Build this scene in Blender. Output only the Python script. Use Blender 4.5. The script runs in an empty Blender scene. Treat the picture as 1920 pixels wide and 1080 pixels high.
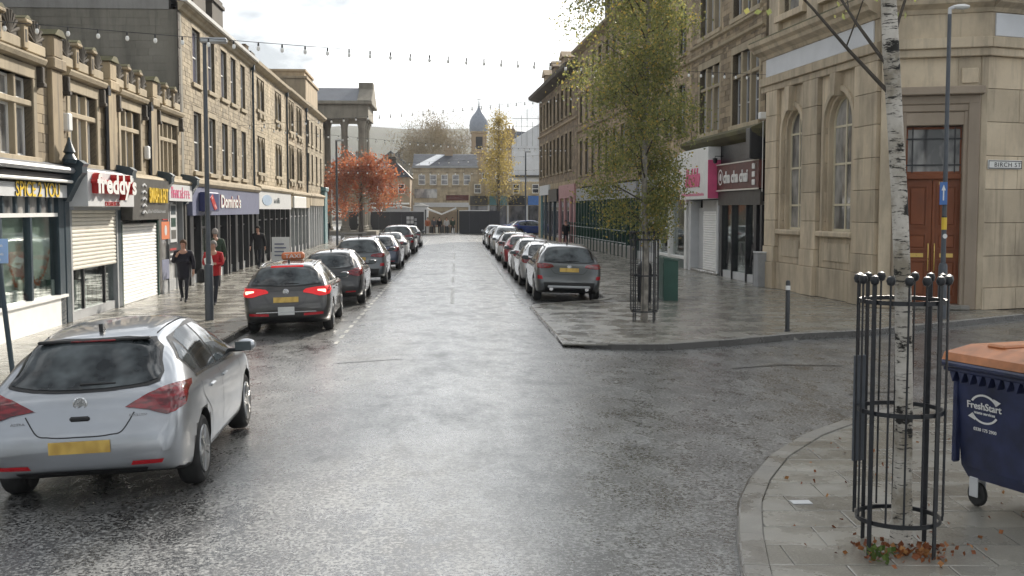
import bpy, bmesh, math, random
import numpy as np
from mathutils import Vector, Matrix
from mathutils.bvhtree import BVHTree
random.seed(7); rnd = random.random
R = math.radians
scn = bpy.context.scene
COL = scn.collection
# ---------------------------------------------------------------- camera
cam = bpy.data.cameras.new('camera'); camo = bpy.data.objects.new('camera', cam); COL.objects.link(camo)
cam.sensor_width = 36.0; cam.lens = 36.0 * 2100 / 1920
cam.clip_start = 0.1; cam.clip_end = 6000
camo.location = (0, 0, 2.6)
camo.rotation_euler = (R(90) - math.atan(146 / 2100), 0, -math.atan(105 / 2100))
scn.camera = camo
scn.render.resolution_x = 1024; scn.render.resolution_y = 576
# ---------------------------------------------------------------- sky and sun
SUN_AZ, SUN_EL = R(25), R(27)
w = bpy.data.worlds.new('World'); scn.world = w; w.use_nodes = True
nt = w.node_tree; nt.nodes.clear()
def wn(t, **k):
    n = nt.nodes.new(t)
    for a, b in k.items(): setattr(n, a, b)
    return n
sky = wn('ShaderNodeTexSky', sky_type='NISHITA', sun_disc=False)
sky.sun_elevation = SUN_EL; sky.sun_rotation = SUN_AZ
bg1 = wn('ShaderNodeBackground'); bg1.inputs[1].default_value = 0.12
nt.links.new(sky.outputs[0], bg1.inputs[0])
tc = wn('ShaderNodeTexCoord'); mp = wn('ShaderNodeMapping'); mp.inputs[3].default_value = (1.6, 1.6, 4.5)
nz = wn('ShaderNodeTexNoise'); nz.inputs['Scale'].default_value = 2.2; nz.inputs['Detail'].default_value = 6
nz.inputs['Roughness'].default_value = 0.55
cr = wn('ShaderNodeValToRGB')
cr.color_ramp.elements[0].position = 0.47; cr.color_ramp.elements[0].color = (0.20, 0.212, 0.222, 1)
cr.color_ramp.elements[1].position = 0.69; cr.color_ramp.elements[1].color = (1.0, 1.0, 0.99, 1)
bg2 = wn('ShaderNodeBackground'); bg2.inputs[1].default_value = 1.5
mx = wn('ShaderNodeMixShader'); mx.inputs[0].default_value = 0.9
out = wn('ShaderNodeOutputWorld')
nt.links.new(tc.outputs['Generated'], mp.inputs[0]); nt.links.new(mp.outputs[0], nz.inputs['Vector'])
# thin cloud glows more towards the veiled sun
dt = wn('ShaderNodeVectorMath', operation='DOT_PRODUCT'); dt.inputs[1].default_value = (math.sin(SUN_AZ) * math.cos(SUN_EL), math.cos(SUN_AZ) * math.cos(SUN_EL), math.sin(SUN_EL))
mx0 = wn('ShaderNodeMath', operation='MAXIMUM'); pw = wn('ShaderNodeMath', operation='POWER'); pw.inputs[1].default_value = 5.0
ma = wn('ShaderNodeMath', operation='MULTIPLY_ADD'); ma.inputs[1].default_value = 1.5; ma.inputs[2].default_value = 1.0
sc_ = wn('ShaderNodeVectorMath', operation='SCALE')
nt.links.new(tc.outputs['Generated'], dt.inputs[0]); nt.links.new(dt.outputs['Value'], mx0.inputs[0]); nt.links.new(mx0.outputs[0], pw.inputs[0]); nt.links.new(pw.outputs[0], ma.inputs[0])
nt.links.new(nz.outputs['Fac'], cr.inputs[0]); nt.links.new(cr.outputs[0], sc_.inputs[0]); nt.links.new(ma.outputs[0], sc_.inputs['Scale']); nt.links.new(sc_.outputs[0], bg2.inputs[0])
nt.links.new(bg1.outputs[0], mx.inputs[1]); nt.links.new(bg2.outputs[0], mx.inputs[2]); nt.links.new(mx.outputs[0], out.inputs[0])
sl = bpy.data.lights.new('sun', 'SUN'); so = bpy.data.objects.new('sun', sl); COL.objects.link(so)
sl.energy = 5.0; sl.angle = R(2.5); sl.color = (1.0, 0.92, 0.80)
so.rotation_euler = (R(90) - SUN_EL, 0, R(180) - SUN_AZ)
so.location = (30, 30, 60)
vs = scn.view_settings
vs.view_transform = 'Standard'; vs.look = 'None'; vs.gamma = 1.0; vs.use_curve_mapping = False; vs.exposure = 0.56
scn.cycles.use_denoising = True; scn.cycles.use_adaptive_sampling = True; scn.cycles.adaptive_threshold = .02
scn.cycles.max_bounces = 6; scn.cycles.diffuse_bounces = 3; scn.cycles.glossy_bounces = 3
scn.cycles.transparent_max_bounces = 12; scn.cycles.transmission_bounces = 4
scn.cycles.volume_bounces = 0
# ---------------------------------------------------------------- materials
class N:
    def __init__(s, name):
        s.m = bpy.data.materials.new(name); s.m.use_nodes = True; s.t = s.m.node_tree; s.t.nodes.clear()
        s.o = s.t.nodes.new('ShaderNodeOutputMaterial')
    def n(s, t, ins=None, **k):
        x = s.t.nodes.new(t)
        for a, b in k.items(): setattr(x, a, b)
        for a, b in (ins or {}).items():
            if isinstance(b, bpy.types.NodeSocket): s.t.links.new(b, x.inputs[a])
            else: x.inputs[a].default_value = b
        return x
    def pos(s, scale=(1, 1, 1)):
        g = s.n('ShaderNodeNewGeometry')
        return s.n('ShaderNodeMapping', {0: g.outputs['Position'], 3: scale}).outputs[0]
    def obj(s, scale=(1, 1, 1)):
        g = s.n('ShaderNodeTexCoord')
        return s.n('ShaderNodeMapping', {0: g.outputs['Object'], 3: scale}).outputs[0]
    def noise(s, scale, detail=4, rough=.55, vec=None, sc=(1, 1, 1)):
        return s.n('ShaderNodeTexNoise', {'Vector': vec or s.pos(sc), 'Scale': scale, 'Detail': detail, 'Roughness': rough}).outputs['Fac']
    def ramp(s, fac, stops):
        r = s.n('ShaderNodeValToRGB', {0: fac}); e = r.color_ramp.elements
        while len(e) < len(stops): e.new(.5)
        for q, (p, c) in zip(e, stops):
            q.position = p; q.color = (c, c, c, 1) if not isinstance(c, tuple) else (*c, 1)
        return r.outputs[0]
    def mix(s, f, a, b, blend='MIX'):
        x = s.n('ShaderNodeMix', data_type='RGBA', blend_type=blend)
        for i, v in ((0, f), (6, a), (7, b)):
            if isinstance(v, bpy.types.NodeSocket): s.t.links.new(v, x.inputs[i])
            elif isinstance(v, tuple): x.inputs[i].default_value = (*v, 1)
            else: x.inputs[i].default_value = v
        return x.outputs[2]
    def math(s, op, a, b=0.0, c=0.0):
        return s.n('ShaderNodeMath', {0: a, 1: b, 2: c}, operation=op).outputs[0]
    def bump(s, h, strength=.4, dist=.01):
        return s.n('ShaderNodeBump', {'Height': h, 'Strength': strength, 'Distance': dist}).outputs[0]
    def bsdf(s, **k):
        ins = {'Base Color': k.pop('col', (.5, .5, .5)), 'Roughness': k.pop('rough', .6)}
        if isinstance(ins['Base Color'], tuple): ins['Base Color'] = (*ins['Base Color'], 1)
        nm = {'metal': 'Metallic', 'spec': 'Specular IOR Level', 'coat': 'Coat Weight', 'crough': 'Coat Roughness', 'normal': 'Normal',
              'emit': 'Emission Color', 'es': 'Emission Strength', 'alpha': 'Alpha', 'trans': 'Transmission Weight', 'ior': 'IOR'}
        for a, b in k.items():
            if a == 'emit' and isinstance(b, tuple): b = (*b, 1)
            ins[nm[a]] = b
        b = s.n('ShaderNodeBsdfPrincipled', ins); s.t.links.new(b.outputs[0], s.o.inputs[0]); return s.m
def var(x, k):
    """brightness factor from each piece's own random value and the stored stone tint"""
    a = x.n('ShaderNodeAttribute', attribute_name='tint').outputs['Fac']
    o = x.n('ShaderNodeObjectInfo').outputs['Random']
    t = x.math('ADD', a, x.math('SUBTRACT', o, .5))
    return x.math('MULTIPLY_ADD', t, k, 1.0)
def scale_col(x, col, f):
    return x.n('ShaderNodeVectorMath', {0: col, 3: f}, operation='SCALE').outputs[0]
def plain(name, col, rough=.5, k=.12, scale=3., metal=0., spec=.5, bump=0., coat=0.):
    """paint, plastic, metal: a base colour with faint unevenness and dirt"""
    x = N(name); f = x.noise(scale, 5)
    c = x.mix(x.ramp(f, ((.3, 0.), (.7, 1.))), tuple(v * (1 - k) for v in col), tuple(min(1, v * (1 + k)) for v in col))
    rg = x.n('ShaderNodeMapRange', {0: x.noise(scale * 4, 3), 3: max(.02, rough - .1), 4: min(1, rough + .1)}).outputs[0]
    kw = dict(col=c, rough=rg, metal=metal, spec=spec, coat=coat)
    if bump: kw['normal'] = x.bump(x.noise(scale * 12, 3), bump, .004)
    return x.bsdf(**kw)
def stone(name, c1, c2, soot=(.06, .055, .05), sootk=.35, rough=.85, k=.5, fine=30., bump=.5, streak=True):
    x = N(name)
    c = x.mix(x.ramp(x.noise(.9, 5), ((.3, 0.), (.7, 1.))), c1, c2)
    c = x.mix(x.math('MULTIPLY', x.noise(7, 4), .35), c, tuple(v * .55 for v in c1))
    c = scale_col(x, c, var(x, k))
    d = x.noise(1.0, 6, .6, sc=(1.6, 1.6, .45) if streak else (1, 1, 1))
    c = x.mix(x.math('MULTIPLY', x.ramp(d, ((.46, 0.), (.72, 1.))), sootk), c, soot)
    d2 = x.noise(2.2, 5, .6, sc=(2.6, 2.6, .16))
    c = x.mix(x.math('MULTIPLY', x.ramp(d2, ((.54, 0.), (.70, 1.))), sootk * .7), c, soot)
    return x.bsdf(col=c, rough=rough, spec=.3, normal=x.bump(x.noise(fine, 5, .65), bump, .008))
M = {}
M['sand'] = stone('sandstone_warm', (.41, .325, .205), (.31, .245, .16), sootk=.75)
M['coursed'] = stone('sandstone_coursed', (.45, .375, .26), (.36, .30, .21), k=.5, sootk=.42)
M['sandpale'] = stone('sandstone_pale', (.45, .375, .26), (.38, .32, .225), sootk=.34, k=.25)
M['bank'] = stone('ashlar_bank', (.68, .575, .425), (.56, .465, .34), sootk=.44, k=.30, bump=.25)
M['rough'] = stone('sandstone_right', (.47, .37, .245), (.37, .29, .19), k=.6, sootk=.35)
M['brownst'] = stone('sandstone_far', (.36, .275, .185), (.29, .22, .15), k=.5, sootk=.3)
M['granite'] = stone('granite_pink', (.40, .325, .25), (.33, .27, .205), sootk=.12, k=.15, fine=80, bump=.1, rough=.5)
M['mortar'] = stone('mortar', (.17, .14, .10), (.13, .11, .08), k=0, sootk=.3)
M['darkst'] = stone('soot_stone', (.11, .095, .075), (.075, .065, .055), k=.6, sootk=.3)
M['render'] = stone('cement_render', (.30, .28, .235), (.235, .22, .18), sootk=.45, k=.1, fine=12, bump=.3)
M['renderl'] = stone('cement_render_pale', (.36, .35, .33), (.31, .30, .28), sootk=.25, k=.1, fine=12, bump=.3)
M['moss'] = stone('mossy_stone', (.16, .15, .075), (.12, .11, .06), sootk=.5, k=.2)
M['slate'] = stone('roof_slate', (.085, .095, .115), (.065, .072, .088), sootk=.1, k=.5, rough=.45, fine=20, bump=.2)
M['lead'] = plain('lead_grey', (.20, .21, .23), .45)
M['white'] = plain('white_paint', (.74, .74, .72), .45, .06)
M['cream'] = plain('cream_shutter', (.66, .63, .55), .45, .06)
M['whiteshut'] = plain('white_shutter', (.88, .88, .86), .4, .04)
M['grey'] = plain('grey_paint', (.30, .31, .32), .5)
M['palegrey'] = plain('pale_grey_paint', (.55, .56, .57), .5, .06)
M['black'] = plain('black_paint', (.018, .019, .022), .35)
M['navy'] = plain('dark_teal_paint', (.025, .045, .06), .4)
M['dgreen'] = plain('dark_green_paint', (.012, .05, .035), .35)
M['iron'] = plain('black_iron_paint', (.012, .014, .018), .38, .25, 20, bump=.1)
M['postgrey'] = plain('lamp_post_grey', (.075, .085, .10), .45)
M['steel'] = plain('galvanised_steel', (.38, .39, .40), .4, .1, metal=.6)
M['red'] = plain('red_plastic', (.50, .025, .025), .35)
M['yellow'] = plain('yellow_plastic', (.80, .55, .05), .4)
M['pink'] = plain('pink_plastic', (.66, .10, .23), .45)
M['orange'] = plain('orange_print', (.60, .16, .05), .5)
M['blue'] = plain('blue_print', (.06, .16, .42), .4)
M['maroon'] = plain('maroon_board', (.10, .028, .022), .5, .4, 6)
M['fasc_blue'] = plain('blue_grey_fascia', (.15, .165, .255), .45, .08)
M['charcoal'] = plain('charcoal_vinyl', (.055, .052, .046), .5, .3, 5)
M['doorwood'] = stone('varnished_oak', (.28, .092, .038), (.21, .066, .028), sootk=.2, k=.1, rough=.4, fine=14, bump=.15)
M['brass'] = plain('brass', (.65, .45, .15), .3, metal=1.)
M['tarp'] = plain('white_sheeting', (.62, .64, .67), .55, .08, 1.2, bump=.3)
M['hoard'] = plain('black_hoarding', (.022, .024, .030), .5)
M['interior'] = plain('shop_interior', (.50, .48, .45), .8, .5, 1.5)
M['dark'] = plain('dark_interior', (.018, .018, .018), .8)
M['tar'] = plain('black_rubber', (.016, .016, .017), .75)
def glass_dark(name, c1, c2, scale, rough=.06):
    x = N(name); c = x.mix(x.ramp(x.noise(scale, 3, sc=(1, 1, .5)), ((.38, 0.), (.62, 1.))), c1, c2)
    return x.bsdf(col=c, rough=rough, spec=.8, normal=x.bump(x.noise(1.5, 2), .06, .02))
M['glass'] = glass_dark('window_glass', (.02, .022, .026), (.14, .14, .15), 1.3)
M['glasspale'] = glass_dark('window_glass_curtain', (.09, .09, .092), (.42, .41, .39), 1.6)
M['glasslilac'] = glass_dark('window_glass_sky_lilac', (.10, .10, .14), (.22, .22, .28), .8)  # lilac sky reflection put into the glass colour
def glass_clear(name, tint=(.9, .95, .93), k=.05):
    x = N(name)
    tr = x.n('ShaderNodeBsdfTransparent', {0: (*tint, 1)}); gl = x.n('ShaderNodeBsdfGlossy', {0: (1, 1, 1, 1), 1: .03})
    fr = x.n('ShaderNodeFresnel', {0: 1.5}); f = x.math('MULTIPLY_ADD', fr.outputs[0], .5, k)
    mxs = x.n('ShaderNodeMixShader', {0: f, 1: tr.outputs[0], 2: gl.outputs[0]}); x.t.links.new(mxs.outputs[0], x.o.inputs[0])
    return x.m
M['shopglass'] = glass_clear('shop_glass')
def emit(name, col, s):
    x = N(name); return x.bsdf(col=col, emit=col, es=s, rough=.3)
M['bulb'] = plain('bulb_frosted', (.85, .85, .82), .25, .02)
M['bulbcap'] = plain('bulb_holder', (.03, .03, .03), .5)
# wet ground
def asphalt():
    x = N('wet_asphalt'); p = x.pos()
    big = x.noise(.35, 5, .6); mid = x.noise(2.6, 5, .6, sc=(1, .45, 1)); fine = x.noise(30, 3, .8); gr = x.noise(28, 4, .7)
    c = x.mix(big, (.042, .043, .044), (.066, .066, .064))
    pt = x.noise(1.7, 5, .65, sc=(1, .6, 1))
    g1 = x.math('ADD', fine, x.math('MULTIPLY', x.math('SUBTRACT', pt, .5), .30))
    c = x.mix(x.ramp(g1, ((.48, 0.), (.56, 1.))), scale_col(x, c, .6), (.31, .31, .30))
    c = x.mix(x.ramp(x.noise(24, 3, .75), ((.53, 0.), (.60, .7))), c, (.014, .014, .017))
    m2 = x.noise(6.5, 6, .72, sc=(1, .5, 1))
    wet = x.math('ADD', x.math('MULTIPLY', mid, .25), x.math('ADD', x.math('MULTIPLY', big, .2), x.math('ADD', x.math('MULTIPLY', m2, .25), x.math('MULTIPLY', fine, .3))))
    rg = x.ramp(wet, ((.40, .10), (.60, .58)))
    c = x.mix(x.ramp(wet, ((.42, 0.), (.60, .75))), scale_col(x, c, .8), scale_col(x, c, .95))
    vor = x.n('ShaderNodeTexVoronoi', {'Vector': p, 'Scale': 62.}).outputs['Distance']
    h = x.math('ADD', x.math('MULTIPLY', gr, .7), x.math('MULTIPLY', vor, -.45))
    h = x.math('ADD', h, x.math('ADD', x.math('MULTIPLY', mid, .5), x.math('MULTIPLY', m2, .9)))
    return x.bsdf(col=c, rough=rg, spec=1., coat=.35, crough=.25, normal=x.bump(h, .34, .012))
M['asphalt'] = asphalt()
def paving(name, c1, c2, k=.35, dry=.42):
    x = N(name)
    c = x.mix(x.ramp(x.noise(1.2, 5), ((.3, 0.), (.7, 1.))), c1, c2); c = scale_col(x, c, var(x, k))
    wet = x.noise(1.5, 5, .6)
    wf = x.ramp(wet, ((.40, 0.), (.66, 1.)))
    c = x.mix(wf, scale_col(x, c, .84), c)
    c = x.mix(x.ramp(x.noise(60, 3), ((.5, 0.), (.8, .5))), c, tuple(v * 1.5 for v in c1))
    rg = x.n('ShaderNodeMapRange', {0: wf, 3: .14, 4: dry}).outputs[0]
    return x.bsdf(col=c, rough=rg, spec=.9, normal=x.bump(x.math('ADD', x.noise(45, 4, .6), x.math('MULTIPLY', x.noise(3, 3), 1.5)), .3, .008))
M['slab'] = paving('wet_stone_slab', (.26, .247, .21), (.21, .20, .175))
M['slabjoint'] = paving('paving_bed', (.060, .056, .050), (.045, .042, .038), 0)
M['kerb'] = paving('kerb_stone', (.24, .225, .195), (.18, .17, .15), .25, .6)
M['mark'] = N('worn_road_paint')
def _mk():
    x = M['mark']; f = x.ramp(x.noise(9, 5, .7), ((.38, 0.), (.52, 1.)))
    M['mark'] = x.bsdf(col=x.mix(f, (.08, .08, .08), (.55, .54, .50)), rough=.45, normal=x.bump(x.noise(40, 4), .4, .008))
_mk()
# ---------------------------------------------------------------- mesh helpers
class MB:
    def __init__(s): s.v = []; s.f = []; s.t = []; s.mi = []; s.cur = 0
    def add(s, vs, fs, t=0.):
        o = len(s.v); s.v += [tuple(p) for p in vs]
        for f in fs: s.f.append(tuple(i + o for i in f)); s.t.append(t); s.mi.append(s.cur)
        return s
    def mat(s, i): s.cur = i; return s
    def box(s, x0, x1, y0, y1, z0, z1, t=0., open_back=False):
        v = [(x, y, z) for z in (z0, z1) for y in (y0, y1) for x in (x0, x1)]
        f = [(0, 2, 3, 1), (4, 5, 7, 6), (0, 1, 5, 4), (1, 3, 7, 5), (2, 0, 4, 6)]
        if not open_back: f.append((3, 2, 6, 7))
        return s.add(v, f, t)
    def cbox(s, x0, x1, y0, y1, z0, z1, c=.01, t=0.):
        """box with chamfered edges"""
        c = min(c, (x1 - x0) * .45, (y1 - y0) * .45, (z1 - z0) * .45)
        X, Y, Z = (x0, x0 + c, x1 - c, x1), (y0, y0 + c, y1 - c, y1), (z0, z0 + c, z1 - c, z1)
        v = []; idx = {}
        for i in (0, 1):
            for j in (0, 1):
                for k in (0, 1):
                    a, b, d = (0, 3)[i], (0, 3)[j], (0, 3)[k]; a1, b1, d1 = (1, 2)[i], (1, 2)[j], (1, 2)[k]
                    for ax, q in ((0, (X[a], Y[b1], Z[d1])), (1, (X[a1], Y[b], Z[d1])), (2, (X[a1], Y[b1], Z[d]))):
                        idx[i, j, k, ax] = len(v); v.append(q)
        I = lambda i, j, k, ax: idx[i, j, k, ax]; f = []
        for i in (0, 1):
            q = [I(i, 0, 0, 0), I(i, 1, 0, 0), I(i, 1, 1, 0), I(i, 0, 1, 0)]; f.append(tuple(q if i else q[::-1]))
            q = [I(0, i, 0, 1), I(0, i, 1, 1), I(1, i, 1, 1), I(1, i, 0, 1)]; f.append(tuple(q if i else q[::-1]))
            q = [I(0, 0, i, 2), I(1, 0, i, 2), I(1, 1, i, 2), I(0, 1, i, 2)]; f.append(tuple(q if i else q[::-1]))
        for a in (0, 1):
            for b in (0, 1):
                e = [I(0, a, b, 1), I(1, a, b, 1), I(1, a, b, 2), I(0, a, b, 2)]; f.append(tuple(e if a == b else e[::-1]))
                e = [I(a, 0, b, 2), I(a, 1, b, 2), I(a, 1, b, 0), I(a, 0, b, 0)]; f.append(tuple(e if a == b else e[::-1]))
                e = [I(a, b, 0, 0), I(a, b, 1, 0), I(a, b, 1, 1), I(a, b, 0, 1)]; f.append(tuple(e if a == b else e[::-1]))
                for d in (0, 1):
                    q = (I(a, b, d, 0), I(a, b, d, 1), I(a, b, d, 2)); f.append(q if (a + b + d) % 2 else q[::-1])
        return s.add(v, f, t)
    def tube(s, pts, rs, n=8, cap=True, t=0.):
        pts = [Vector(p) for p in pts]
        if not hasattr(rs, '__len__'): rs = [rs] * len(pts)
        v = []; f = []; u0 = None
        for i, p in enumerate(pts):
            d = (pts[min(i + 1, len(pts) - 1)] - pts[max(i - 1, 0)]).normalized()
            if u0 is None: u0 = d.orthogonal().normalized()
            u0 = (u0 - d * u0.dot(d)).normalized(); w0 = d.cross(u0)
            for k in range(n):
                a = 2 * math.pi * k / n; v.append(p + (u0 * math.cos(a) + w0 * math.sin(a)) * rs[i])
        for i in range(len(pts) - 1):
            for k in range(n):
                f.append((i * n + k, i * n + (k + 1) % n, (i + 1) * n + (k + 1) % n, (i + 1) * n + k))
        if cap: f += [tuple(range(n))[::-1], tuple((len(pts) - 1) * n + k for k in range(n))]
        return s.add(v, f, t)
    def lathe(s, prof, n=16, c=(0, 0, 0), axis='z', t=0., cap=True):
        v = []; f = []
        for r, h in prof:
            for k in range(n):
                a = 2 * math.pi * k / n; p = (r * math.cos(a), r * math.sin(a), h)
                if axis == 'x': p = (h, p[0], p[1])
                if axis == 'y': p = (p[0], h, p[1])
                v.append((p[0] + c[0], p[1] + c[1], p[2] + c[2]))
        for i in range(len(prof) - 1):
            for k in range(n): f.append((i * n + k, i * n + (k + 1) % n, (i + 1) * n + (k + 1) % n, (i + 1) * n + k))
        if cap: f += [tuple(range(n))[::-1], tuple((len(prof) - 1) * n + k for k in range(n))]
        return s.add(v, f, t)
    def prism(s, poly, a, b, axis='y', t=0.):
        """2-D polygon extruded along one axis; poly (x,z) for y, (y,z) for x, (x,y) for z"""
        P = {'y': lambda p, h: (p[0], h, p[1]), 'x': lambda p, h: (h, p[0], p[1]), 'z': lambda p, h: (p[0], p[1], h)}[axis]
        n = len(poly); v = [P(p, a) for p in poly] + [P(p, b) for p in poly]
        f = [tuple(range(n)), tuple(range(2 * n - 1, n - 1, -1))] + [(i, i + n, (i + 1) % n + n, (i + 1) % n) for i in range(n)]
        return s.add(v, f, t)
    def mesh(s, name, mats, smooth=False):
        me = bpy.data.meshes.new(name); me.from_pydata(s.v, [], s.f)
        for m in (mats if isinstance(mats, (list, tuple)) else [mats]): me.materials.append(M[m] if isinstance(m, str) else m)
        if any(s.mi): me.polygons.foreach_set('material_index', s.mi)
        if any(s.t):
            at = me.attributes.new('tint', 'FLOAT', 'FACE'); at.data.foreach_set('value', s.t)
        bm = bmesh.new(); bm.from_mesh(me); bmesh.ops.recalc_face_normals(bm, faces=bm.faces); bm.to_mesh(me); bm.free()
        if smooth:
            me.polygons.foreach_set('use_smooth', [True] * len(me.polygons))
            try: me.set_sharp_from_angle(angle=R(38))
            except Exception: pass
        me.update(); return me
    def build(s, name, mats, parent=None, smooth=False, **k):
        return put(name, s.mesh(name, mats, smooth), parent, **k)
def put(name, me, parent=None, loc=None, rot=None, scale=None, mats=None, kind=None, label=None):
    o = bpy.data.objects.new(name, me); COL.objects.link(o)
    if parent is not None: o.parent = parent
    if loc is not None: o.location = loc
    if rot is not None: o.rotation_euler = rot
    if scale is not None: o.scale = scale
    if mats is not None:
        for i, m in enumerate(mats):
            if m is not None:
                o.material_slots[i].link = 'OBJECT'; o.material_slots[i].material = M[m] if isinstance(m, str) else m
    if kind: o['kind'] = kind
    if label: o['label'] = label
    return o
def tag(o, label, cat, group=None):
    o['label'] = label; o['category'] = cat
    if group: o['group'] = group
    return o
def thing(name, label, cat, loc=(0, 0, 0), rz=0., group=None):
    o = bpy.data.objects.new(name, None); COL.objects.link(o); o.location = loc; o.rotation_euler = (0, 0, rz)
    o.empty_display_size = .2
    return tag(o, label, cat, group)
def struct(o): o['kind'] = 'structure'; return o
def emp(name, parent=None, loc=(0, 0, 0)):
    o = bpy.data.objects.new(name, None); COL.objects.link(o); o.parent = parent; o.location = loc; return o
CACHE = {}
def shared(key, fn):
    if key not in CACHE: CACHE[key] = fn()
    return CACHE[key]
_fc = {}
def text(s, W, H, mat, parent, name, x, y, z, ext=.01, shear=0., bold=0., sidemat=None, rot=(R(90), 0, 0), space=1.0):
    """raised lettering fitted to W x H, lower left corner at x,z, facing -y"""
    cu = bpy.data.curves.new('lettering', 'FONT'); cu.body = s; cu.extrude = ext; cu.shear = shear; cu.offset = bold
    cu.resolution_u = 3; cu.space_character = space
    o = bpy.data.objects.new('tmp_text', cu); COL.objects.link(o)
    dg = bpy.context.evaluated_depsgraph_get(); me = bpy.data.meshes.new_from_object(o.evaluated_get(dg))
    bpy.data.objects.remove(o); bpy.data.curves.remove(cu)
    co = np.empty(len(me.vertices) * 3); me.vertices.foreach_get('co', co); co = co.reshape(-1, 3)
    mn, mxx = co.min(0), co.max(0); d = mxx - mn; d[d == 0] = 1
    co[:, 0] = (co[:, 0] - mn[0]) / d[0] * W; co[:, 1] = (co[:, 1] - mn[1]) / d[1] * H
    me.vertices.foreach_set('co', co.ravel()); me.materials.clear(); me.materials.append(M[mat])
    if sidemat:
        me.materials.append(M[sidemat])
        for p in me.polygons: p.material_index = 0 if p.normal.z > .5 else 1
    else:
        for p in me.polygons: p.material_index = 0
    me.name = name
    return put(name, me, parent, (x, y, z), rot)
def disc(mb, cx, cz, r, y, n=20, r2=None, a0=0., a1=360., th=.004):
    """flat disc or ring sector in the xz plane facing -y"""
    k = int(n); A = [R(a0 + (a1 - a0) * i / k) for i in range(k + 1)]
    if r2 is None: mb.prism([(cx + r * math.cos(a), cz + r * math.sin(a)) for a in A[:-1]], y - th, y)
    else:
        for i in range(k):
            q = [(cx + rr * math.cos(a), cz + rr * math.sin(a)) for rr, a in ((r, A[i]), (r, A[i + 1]), (r2, A[i + 1]), (r2, A[i]))]
            mb.prism(q, y - th, y)
def glyphs(P, x, y, z, W, H, mat, n, seed, name='lettering', th=.01):
    """worn lettering too blurred to read: upright strokes joined by short bars"""
    r = random.Random(seed); mb = MB(); p = W / n
    for i in range(n):
        a = x + i * p; b = a + p * .78; h = H * (1. if r.random() < .35 else .7); s = p * .2
        mb.box(a, a + s, y - th, y, z, z + h)
        if r.random() < .8: mb.box(b - s, b, y - th, y, z, z + h * r.choice((.7, 1.)))
        for k in r.sample((0., .45, .86), 2): mb.box(a + s, b - s, y - th, y, z + h * k * .98, z + h * k * .98 + H * .14)
    return mb.build(name, mat, P)
# ---------------------------------------------------------------- walls
def free_rects(x0, x1, z0, z1, ops):
    """rectangles of a wall left over round its openings (x0,x1,z0,z1)"""
    zs = sorted({z0, z1} | {min(max(v, z0), z1) for o in ops for v in o[2:4]}); out = []
    for a, b in zip(zs, zs[1:]):
        if b - a < 1e-4: continue
        cut = sorted((max(o[0], x0), min(o[1], x1)) for o in ops if o[2] < b - 1e-4 and o[3] > a + 1e-4 and o[1] > x0 and o[0] < x1)
        x = x0
        for c, d in cut:
            if c > x + 1e-4: out.append((x, c, a, b))
            x = max(x, d)
        if x < x1 - 1e-4: out.append((x, x1, a, b))
    return out
def wall(B, name, x0, x1, z0, z1, ops, mat, th=.35, y=0.):
    mb = MB()
    for a, b, c, d in free_rects(x0, x1, z0, z1, ops): mb.box(a, b, y, y + th, c, d)
    return mb.build(name, mat, B)
def courses(B, x0, x1, z0, z1, ops, mat, h=.17, l=(.25, .6), proud=.018, name='stone_courses', seed=1, y=0.):
    """every stone of a coursed wall its own block with recessed joints, joined as one part"""
    r = random.Random(seed); mb = MB(); n = max(1, round((z1 - z0) / h)); hh = (z1 - z0) / n
    for i in range(n):
        for a, b, c, d in free_rects(x0, x1, z0 + i * hh, z0 + (i + 1) * hh, ops):
            if d - c < .03: continue
            x = a - (r.random() * l[0] if abs(a - x0) < 1e-3 else 0)
            while x < b - .02:
                e = x + r.uniform(*l)
                if b - e < l[0] * .6: e = b
                xa, xb = max(x, a) + .005, min(e, b) - .005
                if xb > xa + .02: mb.box(xa, xb, y - r.uniform(.2, 1.) * proud - .003, y + .02, c + .005, d - .005, r.uniform(-.5, .5), True)
                x = e
    return mb.build(name, mat, B, kind='stuff')
def sash(B, x, z, wd, ht, frame='white', glass='glass', y=.16, bars=('h', .5), t=.055, d=.06, mull=()):
    """timber window: frame with bars and one pane behind; x,z its lower left corner"""
    def fn():
        mb = MB(); mb.box(0, wd, 0, d, 0, t); mb.box(0, wd, 0, d, ht - t, ht); mb.box(0, t, 0, d, t, ht - t); mb.box(wd - t, wd, 0, d, t, ht - t)
        if bars and bars[0] == 'h': mb.box(t, wd - t, .005, d, ht * bars[1] - t * .4, ht * bars[1] + t * .4)
        for m in mull: mb.box(wd * m - t * .3, wd * m + t * .3, .007, d, t, ht - t)
        return mb.mesh('window', frame)
    def gn():
        return MB().box(t * .5, wd - t * .5, d * .5, d * .5 + .012, t * .5, ht - t * .5).mesh('pane', glass)
    key = (round(wd, 3), round(ht, 3), frame, bars, t, d, mull)
    o = put('window', shared(('sash',) + key, fn), B, (x, y, z))
    put('pane', shared(('pane', glass) + key, gn), o)
    return o
def surround(B, x0, x1, z0, z1, mat='sandpale', jw=.16, lh=.24, sh=.16, dep=.24, pr=.03, sillpr=.08):
    """dressed stone lintel, jambs and sill round one opening"""
    def P(nm, a, b, c, d, y0, y1):
        key = (nm, round(b - a, 3), round(d - c, 3), y0, y1, mat)
        put(nm, shared(key, lambda: MB().cbox(0, b - a, y0, y1, 0, d - c, .012).mesh(nm, mat)), B, (a, 0, c))
    P('lintel', x0 - jw, x1 + jw, z1, z1 + lh, -pr, dep)
    P('jamb', x0 - jw, x0, z0, z1, -pr + .002, dep); P('jamb', x1, x1 + jw, z0, z1, -pr + .002, dep)
    P('sill', x0 - jw - .05, x1 + jw + .05, z0 - sh, z0, -sillpr, dep)
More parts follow.
